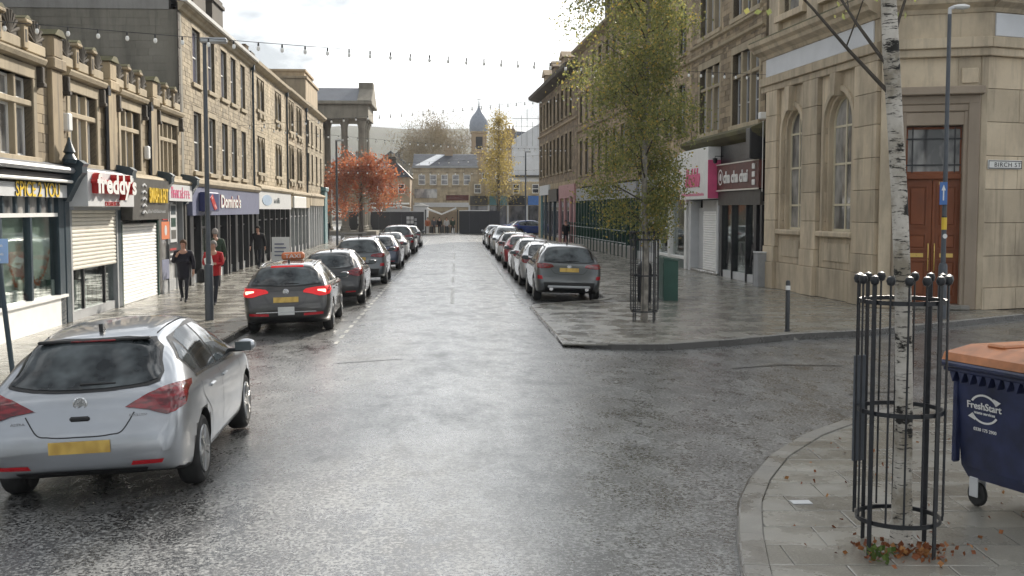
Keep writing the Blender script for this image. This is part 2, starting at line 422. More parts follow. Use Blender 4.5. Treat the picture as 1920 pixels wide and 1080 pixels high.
def shutter(B, x0, x1, z0, z1, mat, y=.05, pitch=.095, name='roller_shutter'):
    """roller shutter: each slat a piece of its own under one shutter"""
    n = max(1, round((z1 - z0) / pitch)); p = (z1 - z0) / n
    o = MB().box(x0, x1, y + .030, y + .045, z0, z1).build(name, mat, B)
    def fn():
        mb = MB(); prof = [(0, .0), (-.016, p * .18), (-.022, p * .5), (-.014, p * .82), (.004, p * .93), (.026, p * .97), (.026, 0)]
        return mb.prism([(a + y, b) for a, b in prof], 0, x1 - x0, 'x').mesh('slat', mat)
    me = shared(('slat', round(x1 - x0, 3), round(p, 4), mat, y), fn)
    for i in range(n): put('slat', me, o, (x0, 0, z0 + i * p))
    return o
def roofslope(B, x0, x1, y0, z0, y1, z1, mat='slate', name='roof', nx=None, ov=.0):
    """slated roof slope in courses, each course a lapped strip"""
    L = math.hypot(y1 - y0, z1 - z0); n = max(2, int(L / .28)); mb = MB(); dy, dz = (y1 - y0) / n, (z1 - z0) / n
    for i in range(n):
        x = x0 - rnd() * .3
        while x < x1:
            e = min(x + .34, x1); a = max(x, x0)
            if e > a + .01:
                yy, zz = y0 + dy * i, z0 + dz * i; q = .012 + rnd() * .006
                mb.add([(a + .003, yy, zz + .03 + q), (e - .003, yy, zz + .03 + q), (e - .003, yy + dy * 1.1, zz + dz * 1.1 + .012), (a + .003, yy + dy * 1.1, zz + dz * 1.1 + .012),
                        (a + .003, yy, zz), (e - .003, yy, zz)], [(0, 1, 2, 3), (4, 5, 1, 0)], rnd() - .5)
            x += .34
    mb.add([(x0, y0, z0), (x1, y0, z0), (x1, y1, z1), (x0, y1, z1)], [(0, 1, 2, 3)])
    return mb.build(name, mat, B, kind='stuff')
def chimney(B, x, y, z0, wx, wy, h, mat='darkst', pots=3):
    o = MB().cbox(x, x + wx, y, y + wy, z0, z0 + h, .02).cbox(x - .08, x + wx + .08, y - .08, y + wy + .08, z0 + h - .35, z0 + h - .18, .02).build('chimney', mat, B)
    for i in range(pots):
        MB().lathe([(.13, 0), (.11, .35), (.14, .37), (.14, .42), (.09, .42)], 10, (x + wx * (i + .5) / pots, y + wy / 2, z0 + h)).build('chimney_pot', 'brownst', o, True)
    return o
def downpipe(B, x, z0, z1, mat='navy', y=-.09):
    o = MB().tube([(x, y, z0), (x, y, z1)], .05, 8).box(x - .11, x + .11, y - .09, y + .06, z1, z1 + .24).build('downpipe', mat, B, True)
    return o
# ---------------------------------------------------------------- ground, road, pavements
PZ = .10                                    # pavement level
def road_z(x, y=0.): return .10 - .032 * min(abs(x + .3), 4.1)
M['earth'] = plain('far_ground', (.11, .105, .085), .9, .3, .05)
struct(MB().add([(-740, -40, -.30), (740, -40, -.30), (740, 1180, -.30), (-740, 1180, -.30)], [(0, 1, 2, 3)]).build('ground', 'earth'))
xs = [-4.7 + i * .35 for i in range(28)] + [6 + i * 2 for i in range(12)]; ys = [-12 + i * 4 for i in range(35)]
mb = MB(); mb.add([(x, y, road_z(x)) for y in ys for x in xs],
       [(j * len(xs) + i, j * len(xs) + i + 1, (j + 1) * len(xs) + i + 1, (j + 1) * len(xs) + i) for j in range(len(ys) - 1) for i in range(len(xs) - 1)])
ROAD = struct(mb.build('road', 'asphalt', None, True))
def clip(poly, conv):
    """clip a polygon by a convex counter-clockwise polygon"""
    out = list(poly)
    for (ax, ay), (bx, by) in zip(conv, conv[1:] + conv[:1]):
        src, out = out, []
        side = lambda p: (bx - ax) * (p[1] - ay) - (by - ay) * (p[0] - ax)
        for p, q in zip(src, src[1:] + src[:1]):
            a, b = side(p), side(q)
            if a >= 0: out.append(p)
            if a * b < 0: t = a / (a - b); out.append((p[0] + (q[0] - p[0]) * t, p[1] + (q[1] - p[1]) * t))
        if not out: return []
    return out
def area(p): return .5 * sum(a[0] * b[1] - b[0] * a[1] for a, b in zip(p, p[1:] + p[:1]))
def sheet(name, poly, z, mat):
    mb = MB(); n = len(poly)
    mb.add([(x, y, z) for x, y in poly] + [(x, y, z - .35) for x, y in poly], [tuple(range(n))] + [(i, (i + 1) % n, (i + 1) % n + n, i + n) for i in range(n)])
    return struct(mb.build(name, mat))
def slab_piece(P, poly, z, ang=0., joined=None):
    if len(poly) < 3 or abs(area(poly)) < .02: return
    cx = sum(p[0] for p in poly) / len(poly); cy = sum(p[1] for p in poly) / len(poly)
    def inset(k):
        o = []
        for x, y in poly:
            d = math.hypot(x - cx, y - cy); s = max(0, 1 - k * 1.3 / d); o.append((x - cx) * s); o.append((y - cy) * s)
        return [(o[i], o[i + 1]) for i in range(0, len(o), 2)]
    a, b = inset(.004), inset(.012); n = len(poly); dz = random.uniform(-.002, .002)
    tx, ty = random.uniform(-.002, .002), random.uniform(-.002, .002)
    top = lambda p, h: (p[0], p[1], h + dz + p[0] * tx + p[1] * ty)
    v = [(p[0], p[1], -.02) for p in a] + [top(p, .0055) for p in a] + [top(p, .0075) for p in b]
    f = [tuple(range(2 * n, 3 * n))] + [(i, (i + 1) % n, (i + 1) % n + n, i + n) for i in range(n)] + [(i + n, (i + 1) % n + n, (i + 1) % n + 2 * n, i + 2 * n) for i in range(n)]
    if joined is not None:
        joined.add([(p[0] + cx, p[1] + cy, p[2] + z) for p in v], f, random.uniform(-.5, .5)); return
    MB().add(v, f).build('paving_slab', 'slab', P, loc=(cx, cy, z))
def slabs(P, conv, x0, x1, y0, y1, sx, sy, z, ang=0., test=None, joined=None):
    ca, sa = math.cos(ang), math.sin(ang); j = 0; y = y0
    while y < y1:
        x = x0 - (sx * .5 if j % 2 else 0)
        while x < x1:
            q = [(x, y), (x + sx, y), (x + sx, y + sy), (x, y + sy)]
            q = [(a * ca - b * sa, a * sa + b * ca) for a, b in q]
            q = clip(q, conv)
            if q and (test is None or test(q)): slab_piece(P, q, z, ang, joined)
            x += sx
        y += sy; j += 1
def kerbs(P, line, z=PZ, wd=.2, ln=.9, top=.012, joined=None, side=1):
    """kerbstones laid end to end along a polyline; side: pavement lies to the left (1) or right (-1)"""
    pts = [Vector((*p, 0)) for p in line]; seg = [(b - a).length for a, b in zip(pts, pts[1:])]; tot = sum(seg)
    def at(s):
        for a, b, l in zip(pts, pts[1:], seg):
            if s <= l: return a + (b - a) * (s / l)
            s -= l
        return pts[-1]
    n = max(1, round(tot / ln)); k = 3
    for i in range(n):
        P_ = [at(tot * (i + j / k) / n) for j in range(k + 1)]; c = P_[0].lerp(P_[-1], .5)
        D = (P_[-1] - P_[0]).normalized(); g = D * .004; P_[0] = P_[0] + g; P_[-1] = P_[-1] - g
        v = []; 
        for j, p in enumerate(P_):
            d = (P_[min(j + 1, k)] - P_[max(j - 1, 0)]).normalized(); nn = Vector((-d.y, d.x, 0)) * side
            for o, h in ((0, -.25), (.008, -.02), (.03, top), (wd, top), (wd, -.25)):
                q = p + nn * o - c; v.append((q.x, q.y, h))
        f = [(j * 5 + a, j * 5 + a + 1, j * 5 + a + 6, j * 5 + a + 5) for j in range(k) for a in range(4)] + [(0, 1, 2, 3, 4), tuple(k * 5 + a for a in (4, 3, 2, 1, 0))]
        if joined is not None: joined.add([(a + c.x, b + c.y, h + z) for a, b, h in v], f, random.uniform(-.5, .5))
        else: MB().add(v, f).build('kerbstone', 'kerb', P, loc=(c.x, c.y, z))
# left pavement
XL = lambda y: -8.13 - .0225 * y
KL = -4.5
lp = [(KL, -8), (KL, 119), (-26, 119), (-26, 88), (XL(88) - .3, 88), (XL(-8) - .3, -8)]
PL = sheet('pavement_left', lp[::-1], PZ - .008, 'slabjoint')
cv = [(XL(12), 12), (KL - .17, 12), (KL - .17, 27), (XL(27), 27)]
slabs(PL, cv, -9.5, -4.4, 12.2, 27, .75, .6, PZ - .008)
jm = MB(); cv = [(XL(27), 27), (KL - .17, 27), (KL - .17, 90), (XL(90), 90)]
slabs(PL, cv, -11, -4.4, 27.2, 90, .75, .6, PZ - .008, joined=jm)
jm.build('paving', 'slab', PL, kind='stuff')
kerbs(PL, [(KL, 8), (KL, 44)], side=1)
jm = MB(); kerbs(PL, [(KL, 44), (KL, 118)], joined=jm, side=1); jm.build('kerb_run', 'kerb', PL, kind='stuff')
# right pavement with its built-out corner
RK = [(4.3, 118), (4.28, 60), (4.26, 33), (4.22, 31.7), (3.85, 31.0), (2.15, 29.75), (1.93, 29.3), (1.95, 25.5), (2.0, 22.2), (2.1, 21.45), (2.4, 20.95), (2.9, 20.7), (3.9, 20.68), (5.4, 21.4), (6.85, 22.3), (8.5, 22.85), (10.9, 24.4), (13.65, 26.2), (24, 33)]
PR = sheet('pavement_right', RK + [(24, 118)], PZ - .008, 'slabjoint')
cv = [(2.0, 20.85), (2.9, 20.72), (3.9, 20.7), (5.4, 21.5), (6.8, 22.4), (6.8, 31.0), (2.15, 29.6), (2.05, 29.3)]
slabs(PR, cv, 1.5, 7, 20.4, 31.2, .78, .6, PZ - .008)
jm = MB()
slabs(PR, [(6.8, 22.4), (8.5, 22.95), (10.9, 24.5), (13.6, 26.3), (13.6, 46), (6.8, 46)], 6.0, 14, 20.4, 46, .78, .6, PZ - .008, joined=jm)
slabs(PR, [(4.4, 31.2), (6.8, 31.2), (6.8, 46), (4.4, 46)], 3.6, 7.2, 31.2, 46, .78, .6, PZ - .008, joined=jm)
slabs(PR, [(4.45, 46), (11.5, 46), (8, 104), (4.45, 104)], 3.6, 12, 46, 104, .78, .6, PZ - .008, joined=jm)
jm.build('paving', 'slab', PR, kind='stuff')
kerbs(PR, RK[3:18], side=1, wd=.26)
jm = MB(); kerbs(PR, RK[:4], joined=jm, side=1); jm.build('kerb_run', 'kerb', PR, kind='stuff')
# near corner pavement round the birch
NK = [(1.55, 2), (1.62, 4.5), (1.78, 6.4), (1.95, 7.45), (2.16, 8.43), (2.41, 9.38), (2.72, 10.2), (3.2, 11.2), (3.9, 12.25), (4.95, 13.4), (6.7, 14.6), (9.2, 15.7), (14, 17.3), (24, 20.5)]
NP = [(24, 2)] + [NK[-1]] + NK[::-1][1:]
PN = sheet('pavement_corner', NP, PZ - .008, 'slabjoint')
def off(line, d):
    o = []
    for i, p in enumerate(line):
        a, b = line[max(i - 1, 0)], line[min(i + 1, len(line) - 1)]; L_ = math.hypot(b[0] - a[0], b[1] - a[1])
        o.append((p[0] + (b[1] - a[1]) / L_ * d, p[1] - (b[0] - a[0]) / L_ * d))
    return o
inn = off(NK, .206)
cv = [(24, 2)] + [inn[-1]] + inn[::-1][1:]
TREE1 = (3.25, 7.98)
pit = lambda q: not all(abs(p[0] - TREE1[0]) < .62 and abs(p[1] - TREE1[1]) < .62 for p in q)
slabs(PN, cv, 1.2, 8.6, 4.9, 15.5, .72, .48, PZ - .008, ang=-.06)
kerbs(PN, NK[1:], side=-1, ln=.8)
# markings
mb = MB()
def strip(mb, x0, x1, y0, y1):
    mb.add([(x0, y0, road_z(x0) + .005), (x1, y0, road_z(x1) + .005), (x1, y1, road_z(x1) + .005), (x0, y1, road_z(x0) + .005)], [(0, 1, 2, 3)])
y = 21.5
while y < 100:
    strip(mb, -2.36, -2.28, y, y + .55); y += 1.0
y = 30.0
while y < 100:
    strip(mb, 1.76, 1.84, y, y + .5); y += .95
mb.build('parking_bay_marking', 'mark', ROAD, kind='stuff')
for x0, y0, y1 in ((-.16, 30, 36), (-.16, 39, 42), (-.15, 46, 53), (-.15, 58, 66), (-.15, 73, 80)):
    mb = MB(); strip(mb, x0, x0 + .10, y0, y1); mb.build('centre_marking', 'mark', ROAD)
# tar-sealed joints and a drain cover let into the road
M['seal'] = plain('tar_seal', (.022, .022, .023), .3)
for pts in (((-2.0, 18.7), (-.9, 18.95)), ((4.6, 18.3), (5.6, 18.7), (6.5, 18.5)), ((5.6, 15.6), (6.6, 15.9))):
    mb = MB()
    for (a, b), (c, d) in zip(pts, pts[1:]):
        n = 6
        for i in range(n):
            p = [a + (c - a) * (i + k) / n for k in (0, 1)]; q = [b + (d - b) * (i + k) / n for k in (0, 1)]; w_ = .035 + .02 * rnd()
            mb.add([(p[0], q[0] - w_, road_z(p[0]) + .004), (p[1], q[1] - w_, road_z(p[1]) + .004), (p[1], q[1] + w_, road_z(p[1]) + .004), (p[0], q[0] + w_, road_z(p[0]) + .004)], [(0, 1, 2, 3)])
    mb.build('sealed_joint', 'seal', ROAD)
# gully grates
for y in (19.2, 28.6): MB().cbox(-.2, .2, -.22, .22, 0, .01, .003).build('gully_grate', 'iron', ROAD, loc=(-4.24, y, road_z(-4.24) + .004))
MB().cbox(0, .17, 0, .12, 0, .006, .002).build('marker_plate', 'palegrey', PN, loc=(2.86, 9.25, PZ + .002))
# ---------------------------------------------------------------- left side of the street
RL = math.atan2(1, -.0225)
def bl(name, label, y, cat='building'):
    return thing(name, label, cat, (XL(y), y, 0), RL)
# two-storey terrace of four shops with a battlemented parapet
Y0 = 19.6
B = bl('stone_terrace', 'two storey sandstone terrace with battlemented parapet over four small shops', Y0)
u = lambda y: y - Y0
BAYS = [(20.3, 24.5), (25.2, 28.7), (29.4, 33.0), (33.7, 37.25)]
WIN = [(20.95, 23.6, 3), (25.95, 28.0, 3), (30.1, 32.1, 3), (34.4, 36.75, 4)]
ops = [(u(a), u(b), 3.68, 5.28) for a, b, n in WIN]
wall(B, 'wall', 0, u(37.4), 3.4, 5.85, ops, 'mortar', .3)
courses(B, 0, u(37.4), 3.42, 5.80, [(a - .22, b + .22, c - .2, d + .26) for a, b, c, d in ops], 'sand', .2, (.3, .7), .014, seed=3)
MB().box(0, u(37.4), .5, .9, 0, 3.4).build('back_wall', 'interior', B)
MB().box(-.3, -.002, -.02, 6, 0, 5.85).build('end_wall', 'sand', B)
MB().box(.0, u(37.4), .02, 6, 5.75, 5.9).build('roof_deck', 'lead', B)
for (a, b, n), (wa, wb) in zip(WIN, BAYS):
    x0, x1 = u(a), u(b)
    surround(B, x0, x1, 3.68, 5.28, 'sandpale', .2, .26, .2, .28, .04, .1)
    p = (x1 - x0) / n
    for i in range(n):
        if i: MB().cbox(x0 + i * p - .06, x0 + i * p + .06, .02, .26, 3.68, 5.28, .015).build('mullion', 'sandpale', B)
        big = (b > 28.0 - .01 and b < 28.1)
        fr = 'white' if a < 29 else 'palegrey'; gl = 'glasspale' if a < 29 else 'glass'
        c0, c1 = x0 + i * p + .06, x0 + (i + 1) * p - .06
        sash(B, c0, 4.83, c1 - c0, .44, fr, gl, .14, None, .05)
        sash(B, c0, 3.69, c1 - c0, 1.02, fr, gl, .14, None, .05)
    MB().cbox(x0, x1, .0, .25, 4.71, 4.83, .015).build('transom', 'sandpale', B)
    # hood mould with dropped ends
    h = MB().prism([(.02, 5.56), (-.16, 5.60), (-.20, 5.68), (-.20, 5.72), (.02, 5.80)], x0 - .42, x1 + .42, 'x').build('hood_mould', 'sandpale', B)
    for xx in (x0 - .42, x1 + .27):
        MB().cbox(xx, xx + .15, -.14, .0, 5.22, 5.56, .02).cbox(xx - .02, xx + .17, -.17, .0, 5.14, 5.24, .02).build('label_stop', 'darkst', h)
for y in (19.6, 24.5, 28.7, 33.0):
    x = u(y)
    MB().cbox(x, x + .7, -.12, .0, 3.6, 5.6, .02).cbox(x - .06, x + .76, -.2, .0, 5.6, 5.85, .03).cbox(x + .05, x + .65, -.16, .1, 5.85, 6.32, .03).build('pilaster', 'sand', B)
# battlements: posts with caps, low panels and dark scalloped crests
for wa, wb in BAYS:
    n = 3; p = (wb - wa) / n
    for i in range(n + 1):
        x = u(wa + i * p)
        if 0 < i < n:
            o = MB().cbox(x - .13, x + .13, -.1, .16, 5.82, 6.30, .02).cbox(x - .19, x + .19, -.17, .2, 6.30, 6.40, .03).build('merlon', 'sand', B)
            MB().box(x - .05, x + .05, -.106, -.09, 5.95, 6.2).build('slot', 'darkst', o)
            MB().prism([(x - .19, 6.40), (x + .19, 6.40), (x + .05, 6.47), (x - .05, 6.47)], -.15, .18).build('cap', 'moss', o)
        if i < n:
            MB().cbox(x + .13, x + p - .13, -.05, .14, 5.8, 6.02, .02).build('parapet_panel', 'sandpale', B)
            c = x + p / 2; r_ = p * .36
            mb = MB(); P_ = [(c + r_ * math.cos(R(a)), 6.02 + r_ * .95 * math.sin(R(a))) for a in range(0, 181, 20)]
            mb.prism(P_, -.01, .12)
            for a in range(20, 180, 20): mb.tube([(c, -.03, 6.03), (c + r_ * .95 * math.cos(R(a)), -.03, 6.02 + r_ * .9 * math.sin(R(a)))], [.015, .04], 6)
            mb.build('crest', 'darkst', B)
for y in (19.6, 24.5, 28.7, 33.0):
    x = u(y); MB().prism([(x - .02, 6.32), (x + .72, 6.32), (x + .5, 6.46), (x + .2, 6.46)], -.22, .2).build('pier_cap', 'moss', B)
for y in (28.62, 32.92): downpipe(B, u(y), 3.6, 5.45, 'black')
# lead topped cornice over the shops and the console brackets between them
for a, b in ((19.8, 25.1), (25.5, 29.25), (29.6, 33.6), (33.95, 37.2)):
    MB().prism([(.0, 3.40), (-.34, 3.40), (-.38, 3.46), (-.34, 3.52), (.0, 3.62)], u(a), u(b), 'x').build('shop_cornice', 'sandpale' if a > 26 else 'lead', B)
for y in (25.1, 29.25, 33.6, 37.2):
    x = u(y); MB().prism([(0, 2.75), (-.16, 2.8), (-.42, 3.3), (-.52, 3.42), (-.52, 3.55), (-.56, 3.62), (-.45, 3.70), (0, 3.78)], x, x + .36, 'x').build('console_bracket', 'navy', B)
    MB().cbox(x + .02, x + .34, -.12, .4, .1, 2.8, .02).build('shop_pier', 'navy' if y < 30 else 'charcoal', B)
# the wall lamp and alarm boxes on the first floor
MB().cbox(u(25.42), u(25.7), -.16, .0, 4.35, 4.75, .03).build('alarm_box', 'white', B)
MB().cbox(u(32.5), u(32.75), -.14, .0, 4.05, 4.42, .03).build('alarm_box', 'white', B)
MB().lathe([(.13, 0), (.16, .08), (.09, .2), (.13, .24), (.06, .42), (.03, .5), (.02, .56)], 10, (u(24.95), -.3, 3.62)).build('urn_finial', 'navy', B, True)
# --- shop with tall glazed front and yellow lettering
xa, xb = u(19.7), u(25.1)
S = MB().box(xa, xb, -.18, .1, 2.87, 3.14).build('fascia_sign', 'palegrey', B)
text('SPICE 2 YOU', 2.55, .30, 'yellow', S, 'lettering', u(22.0), -.19, 2.87, .012, 0, .012, 'charcoal')
MB().box(xa, xb, -.26, -.02, 3.20, 3.36).build('awning_box', 'black', B)
MB().tube([(xa, -.29, 3.22), (xb, -.29, 3.22)], .035, 8).build('awning_rail', 'white', B)
MB().box(xa, xb, -.10, .3, .1, .72).build('stall_riser', 'white', B)
MB().box(xa, xb, -.16, .3, .70, .76).build('shop_sill', 'white', B)
MB().box(xa, xb, -.08, .08, 2.46, 2.54).build('transom_rail', 'white', B)
for i in range(9):
    x = xa + (xb - xa) * i / 8; MB().box(x - .05, x + .05, -.06, .06, 2.54, 2.87).build('toplight_bar', 'navy', B)
for x in (xa, u(21.55), u(23.15), xb - .28):
    MB().cbox(x - .06, x + .06, -.07, .08, .76, 2.46, .01).build('shop_mullion', 'navy', B)
MB().box(xb - .34, xb, -.1, .25, .1, 2.87).build('shop_pier', 'navy', B)
for a, b in ((xa, u(21.55)), (u(21.55), u(23.15)), (u(23.15), xb - .3)):
    MB().box(a, b, 0, .01, .76, 2.46).build('pane', 'shopglass', B); MB().box(a, b, 0, .01, 2.54, 2.87).build('pane', 'glasspale', B)
MB().box(xa, xb, .11, .13, .74, 2.5).build('window_blind', M.setdefault('blind', plain('pale_blind', (.52, .56, .50), .8, .25, 1.2)), B)
for k, (a, b) in enumerate(((22.2, 23.0), (23.4, 24.6))):
    mb = MB(); r_ = random.Random(k)
    for i in range(90):
        t = i / 89; x = u(a + (b - a) * t); z = 1.25 + .45 * (t if k else 1 - t) - .35 * math.sin(math.pi * t) + r_.uniform(-.05, .05)
        d = Vector((r_.uniform(-1, 1), r_.uniform(-.4, .4), r_.uniform(-1, 1))).normalized() * .06
        mb.tube([(x, .06, z), (x + d.x, .06 + d.y * .6, z + d.z)], .008, 3)
    mb.build('tinsel_garland', 'orange', B)
for i in range(16):
    x = xa + .3 + i * .33; h = .15 + rnd() * .35
    MB().cbox(x, x + .2 + rnd() * .1, .03, .10, .76, .76 + h, .01).build('display_box', random.choice(['white', 'dgreen', 'grey', 'cream', 'maroon']), B)
# --- dessert shop: box sign with red-sided letters, cream shutter half down
xa, xb = u(25.46), u(29.25)
S = MB().cbox(xa, xb + .1, -.52, .0, 2.68, 3.48, .01).build('fascia_sign', 'palegrey', B)
text("freddy's", 3.35, .62, 'white', S, 'lettering', xa + .22, -.60, 2.84, .075, 0, .035, 'red')
text('DESSERTS', 1.2, .10, 'red', S, 'tagline', xa + 1.3, -.53, 2.70, .006)
MB().box(xa, xb, -.2, .1, 2.60, 2.68).build('shutter_box', 'grey', B)
shutter(B, xa + .12, xb - .1, 1.24, 2.62, 'cream', -.08)
for x in (xa, xb - .1): MB().box(x, x + .12, -.12, .2, .1, 2.62).build('shutter_guide', 'grey', B)
MB().box(xa, xb, -.06, .2, .1, .30).build('stall_riser', 'grey', B)
MB().box(xa + .1, xb - .1, .0, .01, .30, 1.3).build('pane', 'shopglass', B)
for x in (xa + 1.2, xa + 2.9): MB().box(x - .04, x + .04, -.03, .04, .3, 1.3).build('shop_mullion', 'black', B)
MB().box(xa, xb, .45, .55, .1, 2.6).build('display_back', 'charcoal', B)
for i in range(9):
    x = xa + .3 + i * .36; MB().cbox(x, x + .25, .15, .4, .3, .5 + rnd() * .5, .01).build('display_box', random.choice(['charcoal', 'red', 'grey', 'dgreen']), B)
# --- burger shop: charcoal sign, white shutter fully down
xa, xb = u(29.62), u(33.6)
S = MB().prism([(0, 2.34), (-.40, 2.34), (-.46, 3.44), (0, 3.44)], xa, xb, 'x').build('fascia_sign', 'charcoal', B)
text('SMASH & EAT', 2.15, .42, 'yellow', S, 'lettering', xa + 1.55, -.47, 2.80, .012, 0, .02)
mb = MB()
for k in range(5):
    z = 2.5 + k * .18; mb.prism([(xa + .85, z), (xa + 1.05, z + .06), (xa + 1.25, z), (xa + 1.25, z + .04), (xa + 1.05, z + .1), (xa + .85, z + .04)], -.475, -.44)
mb.build('emblem', 'palegrey', S)
glyphs(S, xa + 1.55, -.405, 2.52, 2.1, .10, 'grey', 14, 4, 'tagline')
shutter(B, xa + .08, xb - .1, .1, 2.24, 'whiteshut', -.06)
for x in (xa - .02, xb - .1): MB().box(x, x + .1, -.12, .2, .1, 2.3).build('shutter_guide', 'dgreen', B)
# --- small shop covered in posters
xa, xb = u(33.98), u(37.2)
S = MB().box(xa, xb, -.36, .0, 2.88, 3.38).build('fascia_sign', 'palegrey', B)
glyphs(S, xa + .25, -.36, 2.97, 2.7, .34, 'pink', 9, 3)
MB().box(xa, xb, -.04, .3, .1, .45).build('stall_riser', 'grey', B)
MB().box(xa + 0.05, xb - 1.0, -.02, .0, .45, 2.85).build('pane', 'glasspale', B)
MB().box(xb - 1.0, xb - .1, .1, .14, .1, 2.7).build('shop_door', 'black', B)
for x in (xa, xa + 1.1, xb - 1.0, xb - .06): MB().box(x - .05, x + .05, -.07, .12, .1, 2.88).build('shop_mullion', 'grey', B)
for nm, a, b, c, d, m in (('poster', .12, 1.15, 1.72, 2.25, 'orange'), ('poster', .3, .9, 2.3, 2.8, 'red'), ('poster', 1.25, 2.1, 1.6, 2.78, 'palegrey'), ('menu_board', 1.0, 2.3, .95, 1.55, 'black'), ('poster', .1, 1.0, .5, 1.1, 'fasc_blue')):
    o = MB().box(xa + a, xa + b, -.085, -.06, c, d).build(nm, m, B)
    if m == 'palegrey':
        for k in range(3): MB().box(xa + a + .12, xa + b - .1, -.092, -.08, c + .1 + k * .38, c + .38 + k * .38).build('picture', ('charcoal', 'dgreen', 'navy')[k], o)
    if m == 'orange':
        q = MB(); disc(q, xa + (a + b) / 2, (c + d) / 2, .16, -.086, 14); q.build('emblem', 'palegrey', o)
    if m == 'black':
        for k in range(3): MB().box(xa + a + .15, xa + b - .3 - .2 * k, -.090, -.08, d - .2 - k * .15, d - .14 - k * .15).build('menu_line', 'palegrey' if k else 'red', o)
# dark taller block behind the terrace
Bk = thing('rear_block', 'dark soot blackened stone block rising behind the terrace parapet', 'building', (-15.4, 30.5, 0), RL)
MB().box(-6, 5.5, .0, 8, 0, 11.5).build('wall', 'darkst', Bk)
courses(Bk, -6, 5.5, 6, 11.4, [], 'darkst', .25, (.3, .7), .02, seed=9)
MB().box(-6, 5.6, -.1, 8.2, 11.5, 11.8).build('roof', 'slate', Bk)
# --- three-storey coursed stone building with ten sashes
Y1, Y2 = 37.4, 52.2
B = bl('three_storey_building', 'three storey coursed sandstone building with ten tall sash windows above blue grey fascia', Y1)
u = lambda y: y - Y1; W_ = Y2 - Y1
WX = [(39.35, 40.65), (42.05, 43.3), (44.6, 45.85), (46.75, 47.95), (49.15, 50.3)]
ops = [(u(a), u(b), z0, z1) for a, b in WX for z0, z1 in ((3.95, 6.0), (6.98, 8.85))]
wall(B, 'wall', 0, W_, 3.5, 9.1, ops, 'mortar', .3)
courses(B, 0, W_, 3.52, 9.06, [(a - .14, b + .14, c - .17, d + .22) for a, b, c, d in ops], 'coursed', .155, (.22, .5), .016, seed=5)
MB().box(0, W_, .3, 9, 0, 3.5).box(0, W_, .31, 9, 3.5, 9.05).build('core', 'dark', B)
for k, (a, b, c, d) in enumerate(ops):
    surround(B, a, b, c, d, 'sandpale', .13, .2, .15, .26, .02, .09)
    sash(B, a, c, b - a, d - c, 'white', 'glasslilac' if k % 2 else 'glass', .1, ('h', .5), .06)
MB().prism([(.0, 9.04), (-.10, 9.08), (-.14, 9.18), (-.22, 9.24), (-.24, 9.32), (.0, 9.35)], -.25, W_, 'x').build('cornice', 'sandpale', B)
MB().prism([(-.24, 9.322), (-.34, 9.33), (-.36, 9.44), (-.1, 9.46), (-.1, 9.36)], -.3, W_ + .1, 'x').build('gutter', 'white', B)
roofslope(B, -.25, W_, -.1, 9.46, 4.6, 11.8); roofslope(B, -.25, W_, 9.2, 9.46, 4.6, 11.8, name='rear_roof')
# rendered gable facing down the street
MB().box(-.02, .3, -.02, 9.2, 0, 9.1).build('gable_wall', 'render', B)
gw = emp('gable_stonework', B, (-.02, 9.2, 0)); gw.rotation_euler = (0, 0, R(-90))
courses(gw, 0, 8.9, 5.2, 9.05, [], 'render', .24, (.3, .75), .012, 'stone_courses', 77)
MB().box(-.05, .3, .3, 9.2, 9.1, 9.46).prism([(-.0, 9.46), (9.2, 9.46), (4.6, 11.8)], -.05, .3, 'x').build('gable_top', 'renderl', B)
courses(B, -.30, .0, 5.5, 9.3, [], 'darkst', .3, (.3, .3), .02, 'quoins', 8, -.02)
chimney(B, 5.2, .6, 9.4, 2.4, .9, 3.2); chimney(B, 8.9, .6, 9.4, 2.4, .9, 1.95, pots=0)
downpipe(B, W_ - .15, 3.5, 8.95)
# fascia and shopfront below
MB().prism([(0, 3.40), (-.30, 3.40), (-.38, 3.5), (-.36, 3.62), (0, 3.74)], .3, W_, 'x').build('shop_cornice', 'sandpale', B)
S = MB().box(.3, W_, -.26, .0, 2.42, 3.40).build('fascia_sign', 'fasc_blue', B)
g = MB().cbox(1.35, 3.6, -.52, -.26, 2.55, 3.22, .03).build('logo_panel', M.setdefault('lnavy', plain('logo_navy', (.02, .03, .12), .4)), S)
MB().prism([(2.0, 3.02), (2.35, 3.15), (3.0, 2.78), (3.2, 2.66), (2.75, 2.6), (2.45, 2.72)], -.535, -.515).build('tile_mark', 'red', g)
q = MB(); disc(q, 2.3, 3.02, .05, -.534, 10); disc(q, 2.75, 2.76, .05, -.534, 10); disc(q, 2.92, 2.70, .05, -.534, 10); q.build('spot', 'white', g)
text("Domino's", 4.4, .52, 'white', S, 'lettering', 5.3, -.27, 2.68, .02, 0, .03, 'red')
MB().box(.3, W_, .2, .3, .1, 2.42).build('display_back', 'interior', B)
MB().box(.3, W_, -.04, .2, .1, .4).build('stall_riser', 'palegrey', B)
cols_ = [.45, 2.0, 4.6, 5.2, 7.0, 7.6, 9.1, 10.6, 12.2, 13.4, 14.5]
for i, x in enumerate(cols_):
    MB().cbox(x - (.28 if i % 3 == 0 else .12), x + (.28 if i % 3 == 0 else .12), -.2, .1, .1, 2.42, .02).build('shop_pier', 'black', B)
for a, b in zip(cols_, cols_[1:]):
    MB().box(a, b, .02, .03, .4, 2.42).build('pane', 'shopglass', B); MB().box(a, b, -.02, .05, 1.95, 2.02).build('transom_rail', 'black', B)
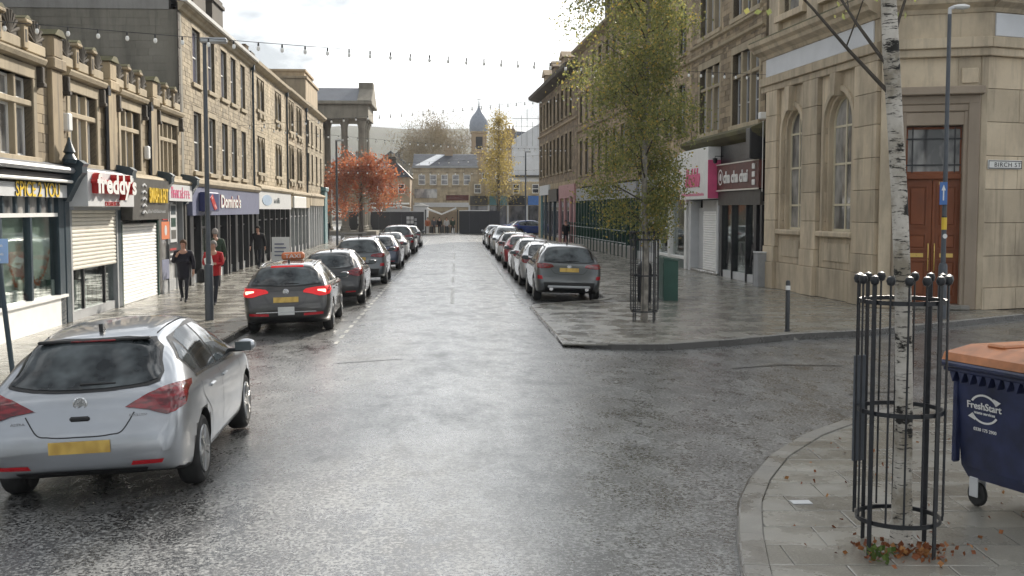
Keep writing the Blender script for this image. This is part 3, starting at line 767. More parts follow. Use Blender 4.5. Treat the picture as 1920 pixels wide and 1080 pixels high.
# --- building with pointed paired windows
def upper(B, W_, ztop, bays, storeys, mat, seed, frame='palegrey', orn=False, h=.17):
    ops = [(a, b, c, d) for a, b in bays for c, d in storeys]
    wall(B, 'wall', 0, W_, 3.5, ztop, ops, 'mortar', .3)
    courses(B, 0, W_, 3.52, ztop - .05, [(a - .14, b + .14, c - .16, d + .22) for a, b, c, d in ops], mat, h, (.25, .6), .016, seed=seed)
    MB().box(0, W_, .31, 8, 3.5, ztop).build('core', 'dark', B)
    for a, b, c, d in ops:
        surround(B, a, b, c, d, 'sandpale', .13, .2, .15, .26, .02, .09)
        n = 2 if b - a > 1.3 else 1; p = (b - a) / n
        for i in range(n):
            if i: MB().cbox(a + i * p - .07, a + i * p + .07, .0, .25, c, d, .01).build('mullion', 'sandpale', B)
            sash(B, a + i * p + (.07 if i else 0), c, p - (.07 if n > 1 else 0), d - c, frame, 'glass', .12, ('h', .5), .05)
            if orn:   # pointed stone heads in the window tops
                m = a + (i + .5) * p; mb = MB()
                for sx in (-1, 1):
                    e = p * .5 - .03; pts = [(m + sx * e, d), (m + sx * e, d - .5), (m + sx * e * .82, d - .28), (m + sx * e * .4, d - .08), (m, d)]
                    mb.prism(pts if sx < 0 else pts[::-1], .02, .14)
                mb.build('pointed_head', 'sandpale', B)
                MB().cbox(m - .32, m + .32, -.13, .0, c - .42, c - .16, .03).build('carved_apron', 'sandpale', B)
    MB().prism([(.0, ztop - .05), (-.16, ztop), (-.30, ztop + .12), (-.32, ztop + .26), (.0, ztop + .32)], 0, W_, 'x').build('cornice', 'sandpale', B)
    roofslope(B, 0, W_, -.2, ztop + .3, 4.5, ztop + 2.4)
def shopfront(B, x0, x1, sign, z0=2.6, z1=3.42, pier='black', n=5, glass='shopglass'):
    MB().prism([(0, z1), (-.28, z1), (-.36, z1 + .1), (-.34, z1 + .2), (0, z1 + .32)], x0, x1, 'x').build('shop_cornice', 'sandpale', B)
    S = MB().box(x0, x1, -.24, .0, z0, z1).build('fascia_sign', sign, B)
    MB().box(x0, x1, .35, .5, .1, z0).build('display_back', 'interior', B)
    MB().box(x0, x1, -.02, .2, .1, .45).build('stall_riser', pier, B)
    for i in range(n + 1):
        x = x0 + (x1 - x0) * i / n; wd = .22 if i in (0, n) else .09
        MB().cbox(max(x0, x - wd), min(x1, x + wd), -.16, .1, .1, z0, .02).build('shop_pier', pier, B)
    for i in range(n):
        a = x0 + (x1 - x0) * i / n; b = x0 + (x1 - x0) * (i + 1) / n
        MB().box(a, b, .02, .03, .45, z0).build('pane', glass, B)
        MB().box(a, b, -.03, .06, z0 - .55, z0 - .48).build('transom_rail', pier, B)
    return S
Ya = 52.3
B = bl('pointed_window_building', 'stone building with two columns of pointed paired windows above a pale fascia', Ya)
upper(B, 12.0, 9.2, [(1.3, 3.7), (7.5, 10.0)], [(4.4, 6.1), (7.35, 8.85)], 'coursed', 11, 'palegrey', True)
S = shopfront(B, .1, 12.0, 'palegrey', 2.65, 3.5, 'black', 6)
q = MB(); q.prism([(2.6 + 1.6 * math.cos(R(a)), 3.08 + .26 * math.sin(R(a))) for a in range(0, 360, 20)], -.26, -.24); q.build('emblem', M.setdefault('paleblue', plain('pale_blue_print', (.32, .42, .55), .5)), S)
glyphs(S, 5.0, -.24, 2.95, 2.2, .28, 'navy', 5, 5)
downpipe(B, 11.9, 3.5, 9.0)
Ya = 64.4
B = bl('dark_window_building', 'narrow stone building with two dark tall windows and a white box sign', Ya)
upper(B, 10.0, 9.25, [(1.1, 3.5), (4.9, 7.7)], [(4.4, 6.4), (7.2, 8.95)], 'rough', 12, 'charcoal', True)
S = shopfront(B, .1, 9.9, 'sandpale', 2.75, 3.45, 'grey', 5)
MB().cbox(.6, 6.8, -.34, -.24, 2.72, 3.4, .02).build('sign_board', 'white', S)
downpipe(B, 9.85, 3.5, 9.0); chimney(B, 4, 2.5, 10.5, 1.4, .9, 1.6)
Ya = 74.5
B = bl('corner_shop_building', 'pale stone end building of the row with slim sashes and teal corner pillar', Ya)
upper(B, 11.8, 9.3, [(.9, 1.9), (3.2, 4.2), (6.2, 7.2), (9.2, 10.2)], [(4.5, 6.4), (7.0, 8.6)], 'sandpale', 13, 'white', False, .2)
shopfront(B, .1, 9.6, 'sandpale', 2.9, 3.45, 'palegrey', 6)
M['teal'] = plain('teal_paint', (.10, .21, .23), .45)
MB().cbox(9.7, 11.7, -.3, .1, .1, 4.0, .03).cbox(9.5, 11.9, -.4, .1, 4.0, 4.3, .04).build('corner_pillar', 'teal', B)
MB().box(0, 11.8, .3, 8, 0, 3.5).build('core', 'dark', B)
# taller block behind the row
Bk = thing('attic_block', 'stone attic block with stepped roof rising behind the end of the row', 'building', (XL(78) - .35, 78, 0), RL)
MB().box(0, 8.0, 0, 6, 9.0, 11.6).box(2, 7.6, .3, 6, 11.6, 12.3).box(-.1, 8.1, -.1, 6, 11.6, 11.75).box(1.9, 7.7, .2, 6, 12.3, 12.45).build('wall', 'rough', Bk)
# --- town hall portico
B = thing('portico_building', 'grey stone portico with tall columns, slate roof and pediment behind the red tree', 'building', (-8.85, 113.2, 0), 0)
EZ = 11.2
def column(x, y, r=.37):
    o = MB().lathe([(r * 1.45, 0), (r * 1.45, .25), (r * 1.2, .3), (r * 1.25, .45), (r, .55), (r * 1.02, 3), (r * .86, EZ - .9), (r * .95, EZ - .85), (r * .9, EZ - .75), (r * 1.15, EZ - .5), (r * 1.35, EZ - .12)], 16, (x, y, .5)).build('column', 'darkst2', B, True)
    MB().cbox(x - r * 1.45, x + r * 1.45, y - r * 1.45, y + r * 1.45, EZ + .30, EZ + .5, .03).build('abacus', 'darkst2', o)
M['darkst2'] = stone('weathered_grey_stone', (.30, .275, .22), (.22, .20, .16), sootk=.4, k=.2)
for x, y in ((-.6, .8), (-.6, 3.1), (-.6, 5.4), (-.6, 7.0), (-2.3, .8), (-4.3, 3.4)): column(x, y)
MB().box(-6.6, -5.0, .3, 8, .1, 12.6).build('wall', 'darkst2', B)
for x, y in ((-5.0, 1.2), (-5.0, 3.8)): MB().cbox(x - .1, x + .25, y, y + .7, .5, 11.6, .03).build('pilaster', 'sandpale', B)
MB().cbox(-6.2, .15, .0, 7.2, EZ + .5, EZ + 1.9, .05).build('entablature', 'darkst2', B)
MB().cbox(-6.3, .55, -.45, 7.6, EZ + 1.9, EZ + 2.25, .06).build('cornice', 'darkst2', B)
MB().box(-6.6, .9, -.6, 8, .1, .5).build('steps', 'darkst2', B)
roofB = MB().prism([(-.4, EZ + 2.25), (7.5, EZ + 2.25), (3.55, EZ + 3.9)], -6.3, -.9, 'x').build('roof', 'slate', B)
MB().prism([(-.5, EZ + 2.25), (7.6, EZ + 2.25), (3.55, EZ + 4.2)], -.9, .5, 'x').box(-1.0, .45, 2.6, 4.6, EZ + 3.7, EZ + 4.35).build('pediment', 'darkst2', B)
M['creamframe'] = plain('cream_window_paint', (.62, .56, .42), .5, .06)
M['brownframe'] = plain('brown_window_paint', (.16, .11, .08), .5)
M['pinkwash'] = plain('faded_pink_paint', (.42, .22, .22), .5)
# ---------------------------------------------------------------- right side: the corner bank
B0 = (10.2, 36.25); RB = math.atan2(-1, .083)
B = thing('corner_building', 'pale ashlar corner building with tall arched windows, blank white signboards and brown double doors', 'building', (*B0, 0), RB)
def block(P, x0, x1, z0, z1, y0=0., y1=.35, mat='bank', c=.007, name='ashlar_block'):
    key = (name, round(x1 - x0, 3), round(z1 - z0, 3), y0, y1, mat, c)
    return put(name, shared(key, lambda: MB().cbox(.005, x1 - x0 - .005, y0, y1, .006, z1 - z0 - .006, c).mesh(name, mat)), P, (x0, 0, z0))
LB = 8.0; ROWS = [.95, 1.45, 2.28, 3.12, 3.95, 4.79, 5.61, 6.4]
MB().box(0, LB - .02, .3, .5, 0, 12).build('core', 'dark', B)
MB().box(.0, LB - .02, .02, .31, .1, 6.4).build('joint_bed', 'mortar', B) if False else None
# plinth and pilasters
for a, b in ((0, 1.0), (1.0, 3.05), (3.05, 4.2), (4.2, 6.6), (6.6, 7.98)):
    block(B, a, b, .1, .95, -.22 if b - a < 1.5 else -.10)
for a, b in ((.02, .98), (3.07, 4.18), (6.62, 7.96)):
    for z0, z1 in zip(ROWS, ROWS[1:]): block(B, a, b, z0, z1, -.14 if z0 > 1 else -.18)
def arch_bay(x0, x1, a, b, zs=2.0, sp=4.95):
    r = (b - a) / 2; c = (a + b) / 2
    zz = [z for z in ROWS if zs < z < sp] + [sp]; z0 = zs
    block(B, x0, x1, .95, zs - .16, -.02)
    o = MB().cbox(x0 + .3, x1 - .3, -.05, -.015, 1.15, 1.68, .02).build('apron_panel', 'bank', B)
    MB().cbox(x0 + .02, x1 - .02, -.16, .3, zs - .16, zs, .03).build('sill', 'bank', B)
    for z1 in zz:
        block(B, x0, a, z0, z1, .0); block(B, b, x1, z0, z1, .0); z0 = z1
    top = ROWS[-1]
    for s in (-1, 1):
        arc = [(c + s * r * math.cos(R(t)), sp + r * math.sin(R(t))) for t in range(0, 91, 9)]
        e = x0 if s < 0 else x1
        pts = [(e, sp)] + arc + [(c, top), (e, top)]
        MB().prism(pts if s > 0 else pts[::-1], .0, .35).build('spandrel', 'bank', B)
    # moulded archivolt with jamb roll and keystone
    def ring(r0, r1, y0, y1, nm):
        mb = MB()
        for t in range(0, 180, 9):
            q = [(c + rr * math.cos(R(tt)), sp + rr * math.sin(R(tt))) for rr, tt in ((r0, t), (r1, t), (r1, t + 9), (r0, t + 9))]
            mb.prism(q, y0, y1)
        for s in (-1, 1):
            xa, xb = sorted((c + s * r0, c + s * r1)); mb.box(xa, xb, y0, y1, zs, sp)
        mb.build(nm, 'bank', B)
    ring(r + .02, r + .16, -.07, .01, 'archivolt'); ring(r - .10, r + .001, .06, .33, 'reveal_moulding')
    MB().prism([(c - .12, sp + r - .12), (c + .12, sp + r - .12), (c + .19, top - .02), (c - .19, top - .02)], -.24, .1).build('keystone', 'bank', B)
    # window: cream timber frame with arched head, glazing bars and pane
    rr = r - .10; mb = MB(); f = .07
    for t in range(0, 180, 12):
        q = [(c + k * math.cos(R(tt)), sp + k * math.sin(R(tt))) for k, tt in ((rr - f, t), (rr, t), (rr, t + 12), (rr - f, t + 12))]
        mb.prism(q, .2, .27)
    mb.box(c - rr, c - rr + f, .2, .27, zs, sp); mb.box(c + rr - f, c + rr, .2, .27, zs, sp); mb.box(c - rr + f, c + rr - f, .2, .27, zs, zs + f)
    mb.box(c - .035, c + .035, .205, .265, zs + f, sp + rr - f)
    for z in (2.75, 3.9, sp): mb.box(c - rr + f, c + rr - f, .21, .262, z - .03, z + .03)
    wn_ = mb.build('window', 'creamframe', B)
    poly = [(c + rr * .97 * math.cos(R(t)), sp + rr * .97 * math.sin(R(t))) for t in range(0, 181, 12)] + [(c - rr * .97, zs + .02), (c + rr * .97, zs + .02)]
    MB().prism(poly, .235, .245).build('pane', 'glasspale', wn_)

arch_bay(1.0, 3.05, 1.25, 2.88); arch_bay(4.2, 6.6, 4.5, 6.36)
def entab(P, x0, x1, nm='', up=True):
    for n_, z0, z1, p0, m in (('architrave', 6.40, 6.60, -.14, 'bank'), ('architrave_moulding', 6.60, 6.86, -.22, 'bank'), ('frieze', 6.86, 7.46, -.10, 'bank')):
        MB().cbox(x0, x1, p0, .35, z0 + .002, z1, .015).build(n_, m, P)
    MB().prism([(.3, 7.46), (-.14, 7.46), (-.2, 7.56), (-.42, 7.66), (-.46, 7.76), (-.58, 7.84), (-.62, 7.96), (.3, 8.05)], x0, x1, 'x').build('cornice', 'bank', P)
    MB().prism([(.3, 8.055), (-.60, 7.968), (-.58, 8.02), (-.3, 8.14), (.3, 8.2)], x0, x1, 'x').build('weathering', 'moss', P)
entab(B, -.45, LB + .02)
MB().cbox(.0, 7.7, -.15, -.10, 6.88, 7.44, .01).build('blank_signboard', 'tarp', B)
# upper storey
ops = [(1.0, 2.6, 8.7, 11.4), (4.4, 6.0, 8.7, 11.4)]
wall(B, 'upper_wall', 0, LB, 8.1, 13, ops, 'mortar', .3, .06)
courses(B, 0, LB, 8.15, 13, [(a - .3, b + .3, c - .2, d + .3) for a, b, c, d in ops], 'bank', .42, (.6, 1.1), .01, 'upper_ashlar', 21, .06)
for a, b, c, d in ops:
    surround(B, a, b, c, d, 'bank', .3, .3, .2, .3, .12, .16); sash(B, a, c, b - a, d - c, 'creamframe', 'glasspale', .2, ('h', .5), .07)
for x in (.1, 3.2, 6.8): MB().cbox(x, x + .8, -.12, .1, 8.12, 13, .03).build('upper_pilaster', 'bank', B)
MB().cbox(-.16, .05, -.34, -.1, 5.55, 5.78, .03).tube([(-.05, -.2, 5.5), (-.05, -.2, 3.2)], .012, 6).build('security_camera', 'white', B)
# corner entrance front
def sub(P, name, org, dirx):
    o = emp(name, P); th = math.atan2(dirx[1], dirx[0])
    d = Vector((org[0] - B0[0], org[1] - B0[1], 0)); d.rotate(Matrix.Rotation(-RB, 3, 'Z'))
    o.location = d; o.rotation_euler = (0, 0, th - RB); return o
C0 = (10.88, 28.12); E1 = sub(B, 'entrance_front', C0, (.948, -.317)); LE = 2.36
MB().box(.05, LE - .05, .55, .9, 0, 12).build('core', 'dark', E1)
def e_(nm, a, b, z0, z1, y0, y1, m='granite', c=.02): return MB().cbox(a, b, y0, y1, z0, z1, c).build(nm, m, E1)
e_('pier', -.1, .22, .1, 6.4, -.02, .5, 'bank'); e_('pier', 2.24, LE + .05, .1, 6.4, -.02, .5, 'bank')
for s, a, b in ((0, .22, .42), (1, 1.96, 2.24)):
    e_('granite_jamb', a, b, .1, 5.45, -.08, .5); e_('granite_jamb', a + (.12 if not s else -.1), b + (.1 if not s else -.12), .1, 5.2, -.02, .5)
e_('granite_lintel', .22, 2.24, 4.72, 5.06, -.0, .5); e_('granite_lintel', .22, 2.24, 5.06, 5.24, -.05, .5); e_('granite_lintel', .22, 2.24, 5.24, 5.46, -.085, .5)
e_('granite_hood', .14, 2.32, 5.46, 5.66, -.30, .5)
e_('ashlar_block', .22, 1.7, 5.66, 6.40, .0, .5, 'bank', .015); e_('ashlar_block', 1.7, 2.24, 5.66, 6.40, .0, .5, 'bank', .015)
e_('relief_panel', 1.78, 2.18, 5.74, 6.12, -.04, .01, 'bank', .02)
e_('door_step', .3, 2.1, .1, .22, -.2, .5, 'kerb')
# transom light
sash(E1, .52, 3.52, 1.36, 1.18, 'doorwood', 'glasspale', .3, None, .06)
mb = MB(); mb.box(.55, 1.85, .295, .33, 4.38, 4.42); mb.box(.55, 1.85, .295, .33, 3.72, 3.76); mb.box(.68, .71, .297, .332, 3.55, 4.68); mb.box(1.69, 1.72, .297, .332, 3.55, 4.68)
mb.build('leaded_bars', 'black', E1)
e_('door_head', .5, 1.9, 3.38, 3.52, .2, .42, 'doorwood')
for s, a, b in ((0, .50, 1.19), (1, 1.20, 1.9)):
    d = e_('door', a, b, .22, 3.38, .3, .37, 'doorwood', .008)
    for z0, z1 in ((.42, 1.30), (1.62, 1.98), (2.2, 3.2)):
        MB().cbox(a + .17, b - .17, .275, .31, z0 + .03, z1 - .03, .03).build('door_panel', 'doorwood', d)
        for q in ((a + .10, a + .14, z0 - .04, z1 + .04), (b - .14, b - .10, z0 - .04, z1 + .04), (a + .14, b - .14, z0 - .04, z0), (a + .14, b - .14, z1, z1 + .04)):
            MB().box(q[0], q[1], .262, .302, q[2], q[3]).build('panel_bead', 'doorwood', d)
    MB().box(a + .18 if not s else a + .2, b - .18, .275, .30, 1.40, 1.50).build('letter_plate', 'brass', d)
    x = b - .07 if not s else a + .07
    MB().tube([(x, .25, 1.05), (x, .22, 1.15), (x, .22, 1.65), (x, .25, 1.75)], .016, 8).build('pull_handle', 'brass', d, True)
text('107', .16, .08, 'brass', E1, 'door_number', 1.35, .298, 3.24, .006)
entab(E1, -.12, LE + .1)
MB().box(0, LE, .06, .4, 8.1, 13).build('upper_wall', 'bank', E1)
# side front with the street name
D0 = (13.12, 27.37); S1 = sub(B, 'side_front', D0, (.945, .326))
for j, (z0, z1) in enumerate(zip([.1, .65, 1.45, 2.28, 3.12, 3.95, 4.79, 5.61], [.65, 1.45, 2.28, 3.12, 3.95, 4.79, 5.61, 6.4])):
    x = 0.
    while x < 11:
        wd = 1.9 if (j % 2 or x > .1) else 1.1
        block(S1, x, x + wd, z0, z1, -.06 if z0 < .6 else .0, .4); x += wd
entab(S1, -.02, 12)
MB().box(0, 12, .06, .4, 8.1, 13).build('upper_wall', 'bank', S1)
MB().cbox(.12, 6, -.15, -.10, 6.88, 7.44, .01).build('blank_signboard', 'tarp', S1)
MB().box(.05, 12, .3, .7, 0, 8).build('core', 'dark', S1)
# street name plate: a thing of its own on the bank's side wall
sp_ = S1
d_ = Vector((.945, .326, 0)); n_ = Vector((.326, -.945, 0))
NP_ = thing('street_name_plate', 'white street name plate reading BIRCH ST beside the brown double doors', 'sign', (D0[0] + d_.x * .09 + n_.x * .012, D0[1] + d_.y * .09 + n_.y * .012, 3.62), math.atan2(.326, .945))
MB().cbox(0, 1.12, -.03, .0, 0, .23, .012).build('plate', 'white', NP_)
MB().box(.015, 1.105, -.034, -.028, .015, .035).box(.015, 1.105, -.034, -.028, .195, .215).box(.015, .035, -.034, -.028, .035, .195).box(1.085, 1.105, -.034, -.028, .035, .195).build('border', 'black', NP_)
text('BIRCH ST', .86, .11, 'black', NP_, 'lettering', .21, -.031, .06, .003, 0, .004, space=1.15)
# ---------------------------------------------------------------- right row
XR = lambda y: 11.65 - .038 * y
RR = math.atan2(-1, .038)
def br(name, label, yfar): return thing(name, label, 'building', (XR(yfar), yfar, 0), RR)
YF = 46.9; B = br('triple_window_building', 'brown stone building with triple mullioned windows over the tea shops', YF); u = lambda y: YF - y
W_ = u(36.95)
WN = [(u(45.5), u(42.55)), (u(40.8), u(37.6))]
ops = [(a, b, c, d) for a, b in WN for c, d in ((5.65, 8.2), (9.5, 12.0))]
wall(B, 'wall', 0, W_, 5.2, 13.5, ops, 'mortar', .3)
courses(B, 0, W_, 5.25, 13.4, [(a - .17, b + .17, c - .17, d + .3) for a, b, c, d in ops], 'rough', .2, (.25, .6), .02, seed=31)
MB().box(0, W_, .31, 9, 2.9, 13.4).build('core', 'dark', B)
for a, b, c, d in ops:
    surround(B, a, b, c, d, 'sandpale', .16, .28, .17, .3, .03, .1); n = 3; p = (b - a) / n
    MB().cbox(a, b, .02, .26, c + (d - c) * .66, c + (d - c) * .66 + .13, .015).build('transom', 'sandpale', B)
    for i in range(n):
        if i: MB().cbox(a + i * p - .09, a + i * p + .09, .0, .28, c, d, .02).build('mullion', 'sandpale', B)
        sash(B, a + i * p + .08, c, p - .16, (d - c) * .66, 'palegrey', 'glass', .18, ('h', .45), .05)
        sash(B, a + i * p + .08, c + (d - c) * .66 + .13, p - .16, (d - c) * .34 - .13, 'palegrey', 'glasspale', .18, None, .05)
for z in (8.75, 9.2): MB().prism([(0, z - .06), (-.12, z), (-.14, z + .08), (0, z + .14)], 0, W_, 'x').build('string_course', 'sandpale', B)
MB().prism([(0, 5.0), (-.25, 5.08), (-.45, 5.22), (-.48, 5.34), (0, 5.55)], 0, W_, 'x').build('shop_cornice', 'moss', B)
MB().cbox(W_ - .5, W_, -.5, .0, 4.3, 5.35, .04).build('console_bracket', 'black', B)
# tea shop
xa, xb = u(42.2), u(36.95)
S = MB().box(xa, xb - .1, -.16, .0, 3.34, 4.29).build('fascia_sign', 'maroon', B)
MB().box(xa, xb - .1, -.19, -.15, 3.30, 3.35).box(xa, xb - .1, -.19, -.15, 4.27, 4.31).build('sign_trim', 'cream', S)
text('cha cha chai', 3.0, .44, 'white', S, 'lettering', xa + .95, -.17, 3.58, .015, 0, .03)
q = MB(); disc(q, xa + .5, 3.82, .30, -.165, 20, .24); disc(q, xa + .5, 3.82, .14, -.165, 12); q.build('emblem', 'white', S)
for k in range(3): MB().cbox(xb - .75, xb - .45, -.2, -.16, 3.45 + k * .27, 3.64 + k * .27, .03).build('icon', 'white', S)
MB().box(xa, xb - .1, -.10, .0, 2.78, 3.29).build('lower_board', 'charcoal', B)
MB().box(xa, xb, .02, .2, 4.3, 5.0).build('upper_board', 'black', B)
for x in (xa + .3, xb - .6): MB().lathe([(.02, 0), (.07, .04), (.09, .2), (.02, .22)], 10, (x, -.32, 4.34)).tube([(x, 0, 4.62), (x, -.32, 4.62), (x, -.32, 4.5)], .015, 6).build('sign_lamp', 'black', B, True)
for x, wd in ((xa + .05, .35), (xa + 1.65, .07), (xa + 3.4, .08), (xb - .9, .3), (xb - .2, .2)): MB().cbox(x, x + wd, -.06, .2, .1, 2.78, .01).build('shop_pier', 'black', B)
for a, b in ((xa + .4, xa + 1.65), (xa + 1.72, xa + 3.4), (xa + 3.48, xb - .9)):
    o = MB().box(a, b, .06, .075, .36, 2.78).build('pane', 'shopglass', B)
    c = (a + b) / 2
    q = MB(); q.prism([(c - .3, .62), (c - .22, .62), (c, 1.25), (c + .22, .62), (c + .3, .62), (c + .06, 1.42), (c - .06, 1.42)], .045, .05); q.build('window_emblem', 'black', o)
MB().box(xa, xb, .0, .3, .1, .36).build('stall_riser', 'palegrey', B)
MB().box(xa, xb, 2.2, 2.4, .1, 2.9).box(xa, xb, .1, 2.3, .1, .14).box(xa, xb, .1, 2.3, 2.8, 2.9).box(xa, xa + .05, .1, 2.3, .1, 2.8).build('shop_room', 'interior', B)
for k, (a, m) in enumerate(((1.0, 'orange'), (2.0, 'white'), (3.0, 'cream'), (3.7, 'palegrey'))): MB().cbox(xa + a, xa + a + .5, 1.2, 1.8, .15, .9 + .2 * (k % 2), .03).build('cafe_seat', m, B)
# bubble tea shop
xa, xb = u(46.8), u(42.25)
S = MB().cbox(xa, xb, -.5, .0, 3.03, 5.0, .01).build('fascia_sign', 'white', B)
MB().box(xb + .002, xb + .03, -.5, .0, 3.05, 4.5).box(xa - .03, xa - .002, -.5, .0, 3.03, 4.5).build('sign_edge', 'pink', S)
text('Bubble', 2.3, .75, 'pink', S, 'lettering', xa + 1.1, -.51, 3.5, .02, .35, .04)
glyphs(S, xa + .35, -.5, 3.16, 3.7, .15, 'pink', 18, 9, 'tagline', .008)
MB().box(xa + .1, xa + .5, -.12, .3, .1, 3.0).box(xa + 1.2, xb, .2, .35, 2.55, 3.0).box(xb - .25, xb, -.08, .3, .1, 2.9).build('shop_pier', 'palegrey', B)
MB().box(xa + .5, xa + 1.7, .22, .3, .1, 2.7).build('side_panel', 'palegrey', B)
shutter(B, xa + 1.75, xb - .25, .2, 2.55, 'whiteshut', .1)
MB().cbox(xa, xb, -.1, .5, .1, .2, .02).build('door_step', 'kerb', B)
# low grey box by the bank corner
g = thing('utility_box', 'slim grey metal cabinet against the wall beside the tea shop', 'cabinet', (10.0, 36.3, PZ), RR)
MB().cbox(0, .45, -.25, .1, 0, 1.1, .02).build('body', 'grey', g); MB().cbox(-.02, .47, -.27, .12, 1.1, 1.15, .015).build('lid', 'palegrey', g)
# further buildings of the row
def upper_r(B, W_, zb, zt, bays, storeys, mat, seed, frame='palegrey', roof=2.2, glass='glass'):
    ops = [(a, b, c, d) for a, b in bays for c, d in storeys]
    wall(B, 'wall', 0, W_, zb, zt, ops, 'mortar', .3)
    courses(B, 0, W_, zb + .02, zt - .05, [(a - .14, b + .14, c - .16, d + .22) for a, b, c, d in ops], mat, .24, (.3, .7), .02, seed=seed)
    MB().box(0, W_, .31, 9, 0, zt).build('core', 'dark', B)
    for a, b, c, d in ops:
        surround(B, a, b, c, d, 'sand', .13, .2, .15, .26, .03, .1); sash(B, a, c, b - a, d - c, frame, glass, .14, ('h', .5), .06)
    MB().prism([(.0, zt - .1), (-.2, zt), (-.5, zt + .14), (-.52, zt + .3), (.0, zt + .4)], 0, W_, 'x').build('cornice', 'rough', B)
    for c, d in storeys[1:]: MB().prism([(0, c - .62), (-.14, c - .55), (-.16, c - .45), (0, c - .38)], 0, W_, 'x').build('string_course', 'rough', B)
    roofslope(B, 0, W_, -.2, zt + .4, 4.5, zt + .4 + roof)
B = br('white_shop_building', 'stone building behind the leafy birch with a white painted shopfront', 57.9)
upper_r(B, 11.0, 4.9, 13.2, [(1, 2.2), (3.6, 4.8), (6.2, 7.4), (8.8, 10)], [(5.9, 8.0), (9.3, 11.4)], 'rough', 41)
xb = 11.0
MB().prism([(0, 4.3), (-.3, 4.4), (-.36, 4.7), (-.42, 4.9), (0, 5.0)], 5, xb, 'x').box(5, xb, -.12, .1, 3.4, 4.3).build('fascia_sign', 'white', B)
for x in (5.0, 7.6, 10.7): MB().cbox(x, x + .3, -.18, .1, .1, 3.4, .02).build('shop_pier', 'white', B)
for a, b in ((5.3, 7.6), (7.9, 10.7)):
    MB().box(a, b, .02, .035, .6, 3.4).build('pane', 'shopglass', B); MB().cbox(a, b, -.14, .1, .5, .62, .01).build('shop_sill', 'white', B)
MB().box(5, xb, .0, .2, .1, .5).build('stall_riser', 'dgreen', B); MB().box(5, xb, .9, 1.0, .1, 3.4).build('display_back', 'interior', B)
for i in range(7): MB().cbox(7.9 + i * .4, 8.2 + i * .4, .4, .7, .6, .8 + rnd() * 1.2, .02).build('display_box', random.choice(['teal', 'red', 'cream', 'dgreen', 'white']), B)
MB().box(0, 5, .05, .15, .1, 4.3).build('grey_panel', 'grey', B); MB().box(0, 5, -.05, .1, .1, .5).build('stall_riser', 'palegrey', B)
B = br('green_fronted_building', 'tall stone building with chimney above a dark green glazed shopfront', 79.4)
upper_r(B, 21.4, 4.2, 13.4, [(1 + 2.6 * i, 2.2 + 2.6 * i) for i in range(8)], [(5.0, 7.4), (8.6, 10.6), (11.2, 12.8)], 'brownst', 42)
chimney(B, 8.0, .5, 13.6, 3.2, 1.0, 2.2, 'darkst'); 
MB().box(0, 21.4, -.1, .1, 3.25, 4.1).build('fascia_sign', 'grey', B)
for i in range(18): MB().cbox(i * 1.26, i * 1.26 + .2, -.14, .1, .1, 3.25, .02).build('shop_pier', 'dgreen', B)
for i in range(17): MB().box(i * 1.26 + .2, i * 1.26 + 1.26, .0, .012, .6, 3.25).build('pane', 'glass', B)
MB().prism([(0, .1), (-.25, .1), (-.25, .62), (0, .7)], 0, 21.4, 'x').build('plinth', 'renderl', B)
# railing along the plinth
Rl = thing('green_railing', 'dark green ball topped railing along the plinth of the shopfront', 'railing', (XR(79.4) - .55, 79.4, PZ), RR)
for i in range(19): MB().tube([(i * 1.18, 0, 0), (i * 1.18, 0, 1.5)], .035, 6).lathe([(.02, 1.5), (.06, 1.54), (.07, 1.6), (.05, 1.66), (.01, 1.68)], 8, (i * 1.18, 0, 0)).build('post', 'dgreen', Rl)
for z in (.75, 1.4): MB().tube([(0, 0, z), (21.2, 0, z)], .025, 6).build('rail', 'dgreen', Rl)
B = br('corner_row_building', 'warm brown stone end building with dormers and oversailing eaves beyond the birch', 103.8)
upper_r(B, 24.2, 4.8, 12.6, [(1 + 2.4 * i, 2.2 + 2.4 * i) for i in range(9)], [(5.6, 8.4), (9.7, 11.9)], 'brownst', 43, 'brownframe', 2.4)
MB().prism([(.0, 12.5), (-.9, 12.75), (-.95, 13.0), (0, 13.3)], -.9, 24.2, 'x').build('eaves', 'darkst', B)
for x in (1.0, 7, 13): MB().box(x, x + 2.2, .3, 2.5, 13.2, 14.6).prism([(x - .2, 14.6), (x + 2.4, 14.6), (x + 1.1, 15.2)], .1, 2.6).build('dormer', 'brownst', B)
MB().box(-.0, 24.2, -.05, .3, .1, 4.8).build('shop_wall', 'sand', B)
MB().box(2, 9, -.2, .0, 3.9, 4.75).build('fascia_sign', 'palegrey', B); MB().box(9.5, 15, -.3, .0, 3.3, 4.3).build('fascia_sign', 'black', B)
MB().box(15.5, 24, -.2, 0, 3.5, 4.5).build('fascia_sign', 'pinkwash', B)
for x, m in ((3, 'teal'), (6, 'navy'), (9, 'black'), (12, 'navy'), (15.5, 'pinkwash'), (18.5, 'pinkwash'), (21.5, 'pinkwash'), (23.6, 'pinkwash')): MB().cbox(x, x + .5, -.2, .05, .1, 3.9, .02).build('shop_pier', m, B)
for a, b in ((3.5, 6), (6.5, 9), (9.5, 12), (12.5, 15.5), (16, 18.5), (19, 21.5), (22, 23.6)): MB().box(a, b, -.09, -.07, .4, 3.3).build('pane', 'glass', B)
